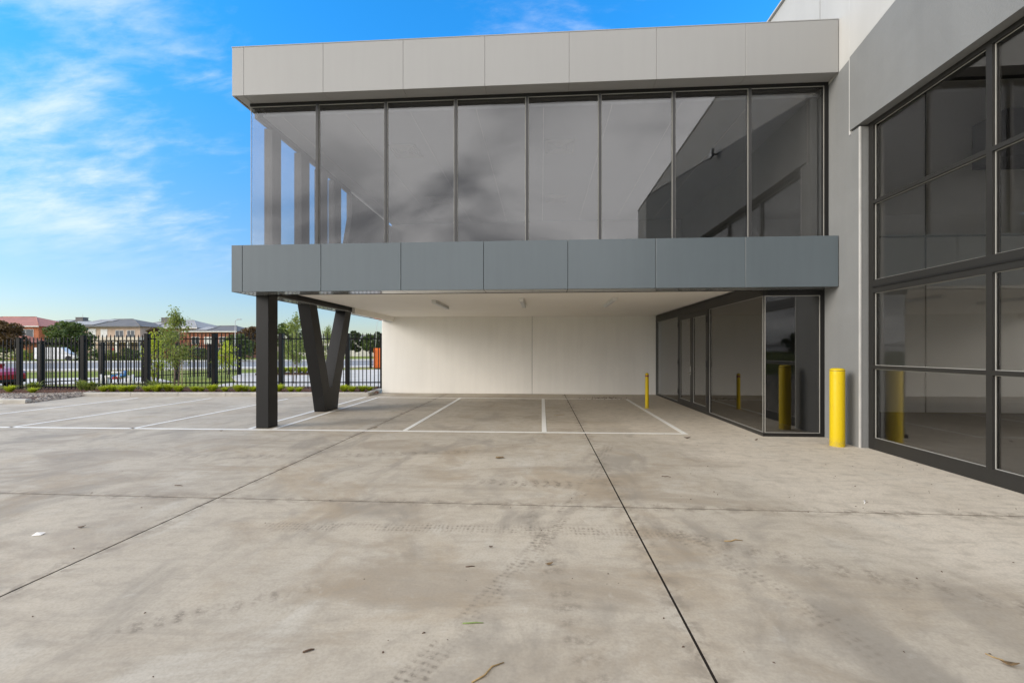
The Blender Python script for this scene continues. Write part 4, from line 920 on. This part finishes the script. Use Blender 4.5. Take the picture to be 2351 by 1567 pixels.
# fire service pipework behind the fence
t = thing('fire_booster', 'white, blue and red pipework of a fire booster behind the fence', 'pipework', tuple(at(272, 19.4, -0.12)), YAW)
fb = MB().tube([(-.55, 0, .45), (.5, 0, .45)], .06, 10); fb.tube([(-.5, 0, 0), (-.5, 0, .45)], .06, 10); fb.tube([(.45, 0, 0), (.45, 0, .45)], .06, 10); fb.build('pipe', 'pipe_white', t)
MB().tube([(-.35, .1, .62), (.1, .1, .62)], .05, 10).build('upper_pipe', 'pipe_white', t)
MB().tube([(.15, -.05, .5), (.35, -.05, .5), (.35, -.05, .72)], .075, 10).build('valve', 'pipe_blue', t)
MB().tube([(-.15, -.12, .45), (-.15, .12, .45)], .10, 12).build('flange', 'pipe_blue', t)
MB().tube([(-.05, -.2, .40), (-.05, .2, .40)], .06, 10).build('outlet', 'pipe_red', t)
for x in (-.75, .62): MB().tube([(x, 0, 0), (x, 0, .55)], .035, 8).build('marker_post', 'pipe_white', t)
# orange container by the far fence
t = thing('site_container', 'orange ribbed metal container beside the far fence', 'container', tuple(at(874, 39.5, -0.16)), YAW)
MB().box(-.62, 1.6, 0, 1.4, 0.1, 1.85).build('body', 'orange_paint', t)
for i in range(9): MB().box(-.58 + .25 * i, -.46 + .25 * i, -.05, -.001, .2, 1.75).build('rib', 'orange_paint', t)
MB().box(-.6, 1.58, 0.1, 1.3, 0, .099).build('skid', 'rubber', t)
# poles
def lamp(px, w, h, lab, lean=0.0):
    t = thing('street_light', lab, 'street light', tuple(at(px, w, -0.15)), YAW)
    MB().tube([(0, 0, 0), (lean * .6, 0, h * .6), (lean, 0, h)], [.075, .06, .04], 8).build('pole', 'pole_grey', t)
    MB().tube([(lean, 0, h - .02), (lean + .5, -.3, h + .12), (lean + .9, -.55, h + .14)], [.035, .03, .03], 6).build('arm', 'pole_grey', t)
    MB().box(lean + .7, lean + 1.25, -.75, -.5, h + .1, h + .2, c=.02).build('lantern', 'pole_grey', t)
lamp(540, 64, 5.9, 'thin pale light pole before the brick house beside the rusty tree')
lamp(861, 105, 8.5, 'thin leaning pole far off near the white rear wall', 0.5)
t = thing('power_pole', 'timber power pole with crossarm behind the yard, mirrored in the return window', 'power pole', (-11.5, -21, -0.15))
MB().tube([(0, 0, 0), (0, 0, 9.5)], [.17, .12], 10).build('pole', 'timber_pole', t)
MB().box(-1.2, 1.2, -.06, .06, 8.6, 8.75).build('crossarm', 'timber_pole', t)
for x in (-1.05, -.4, .4, 1.05): MB().lathe([(.05, 0), (.06, .1), (.03, .2), (0, .21)], 8, (x, 0, 8.751)).build('insulator', 'trim_white', t)

# ------------------------------------------------------------------ litter on the slab
def gp(px, py):
    d = FW + RT * ((px - CXP) / FPX) - Vector((0, 0, 1)) * ((py - CYP) / FPX); return Vector((0, 0, CAMH)) + d * (-CAMH / d.z)
def stick(label, x0, y0, x1, y1, rad, mat, bend=0.01, name='twig'):
    a, b = gp(x0, y0), gp(x1, y1); m = (a + b) / 2; d = b - a; n = Vector((-d.y, d.x, 0)).normalized() * bend
    pts = [a - m + Vector((0, 0, rad)), -n * .4 + (a - m) * .3 + Vector((0, 0, rad * 1.4)), n + (b - m) * .35 + Vector((0, 0, rad * 1.3)), b - m + Vector((0, 0, rad))]
    o = MB().tube(pts, [rad * .8, rad, rad * .9, rad * .5], 6).build(name, mat, None, m); tag(o, label, 'twig')
stick('long pale dry grass stalk in the dusty tyre print', 1083, 1567, 1157, 1521, .004, 'dry_stick', .015)
stick('green stem with dark tip lying across the tyre print', 1062, 1431, 1110, 1430, .0035, 'green_stem', .002)
stick('short dark brown stick beside the paired footprints', 695, 1498, 722, 1491, .005, 'dark_stick', .002)
stick('thin dark twig beside the lugged tyre track', 1069, 1301, 1090, 1300, .0035, 'dark_stick', .003)
stick('curved tan twig near the right hand control joint', 1663, 1242, 1705, 1241, .004, 'dry_stick', .018)
stick('small dark twig left of the control joint crossing', 401, 1114, 419, 1115, .004, 'dark_stick', .003)
stick('forked grey twig between the joint and the shopfront', 1519, 1093, 1540, 1095, .004, 'dark_stick', .015)
stick('pale twig lying inside the carport bay', 1272, 954, 1295, 952, .007, 'stake', .01)
stick('short brown twig close to the painted line end', 1139, 1050, 1158, 1051, .008, 'dry_stick', .01)
stick('pale curled stalk on the clean apron', 1984, 1156, 1987, 1148, .004, 'litter_white', .01)
stick('slender dry stalk beside the brown leaf', 2262, 1500, 2318, 1525, .003, 'dry_stick', .01)
def leaf(label, px, py, s, mat, a, curl=.35, name='fallen_leaf', cat='leaf'):
    p = gp(px, py); b = MB(); n = 6
    for i in range(n + 1):
        f = i / n; w_ = s * .42 * math.sin(math.pi * min(.97, max(.03, f))); x = (f - .5) * 2 * s; z = .004 + curl * s * (f - .4) ** 2 * 2
        b.v += [(x, -w_, z + w_ * .35), (x, 0, z), (x, w_, z + w_ * .5)]
    for i in range(n):
        for k in (0, 1): b.f.append((i * 3 + k, (i + 1) * 3 + k, (i + 1) * 3 + k + 1, i * 3 + k + 1)); b.sm.append(True)
    o = b.build(name, mat, None, p, a); md = o.modifiers.new('thick', 'SOLIDIFY'); md.thickness = .002; tag(o, label, cat)
leaf('curled brown leaf at the end of the dry stalk', 2318, 1527, .032, 'dry_leaf', -.6, .9)
leaf('dry yellow brown leaf lying before the middle bay', 1146, 1052, .055, 'dry_leaf', .2, .5)
leaf('dark crumpled leaf just outside the bay corner', 1578, 1006, .06, 'dark_stick', -.6, .9)
leaf('small dark leaf before the return window', 1736, 1010, .035, 'dark_stick', .4, .9)
leaf('small dark leaf on the open slab near the white scrap', 188, 1211, .03, 'dark_stick', .3, .9)
leaf('faded grey leaf on the brown stain beside the tyre track', 1261, 1296, .028, 'dry_leaf', .2, .8)
leaf('dark leaf bit on the joint crossing slab', 1127, 1256, .018, 'dark_stick', -.4, .9)
leaf('small dark leaf caught near the steel post base', 508, 989, .03, 'dark_stick', .1, .8)
leaf('tiny brown leaf inside the left carport bay', 862, 982, .045, 'dry_leaf', .5, .6)
p = gp(88, 1227)
t = MB().add([(-.035, -.02, .004), (.03, -.025, .004), (.04, .012, .012), (-.02, .02, .016), (-.005, -.004, .024)], [(0, 1, 4), (1, 2, 4), (2, 3, 4), (3, 0, 4), (0, 3, 2, 1)]).build('paper_scrap', 'litter_white', None, p, .4)
tag(t, 'crumpled white paper scrap on the open slab', 'litter')
rnd = random.Random(5)
cl = MB()
for _ in range(230):
    px, py = rnd.choice(((rnd.uniform(1330, 1440), rnd.gauss(915, 1.5)), (rnd.uniform(1500, 2340), rnd.uniform(1020, 1180)), (rnd.uniform(0, 2351), rnd.uniform(1000, 1560)), (rnd.uniform(1360, 1430), rnd.gauss(913, 1))))
    q = gp(px, py); s = rnd.uniform(.004, .011) * (2.2 if py < 930 else 1)
    a = rnd.uniform(0, 6.28); c_, s_ = math.cos(a) * s, math.sin(a) * s
    cl.add([(q.x + c_, q.y + s_, .001), (q.x - s_ * .6, q.y + c_ * .6, .003), (q.x - c_, q.y - s_, .001), (q.x + s_ * .6, q.y - c_ * .6, .003), (q.x, q.y, .001 + s * .7)], [(0, 1, 4), (1, 2, 4), (2, 3, 4), (3, 0, 4)])
tag(link('leaf_crumbs', cl.raw('leaf_crumbs', 'dark_stick')), 'dark crumbs of leaf and grit scattered over the slab', 'debris', kind='stuff')
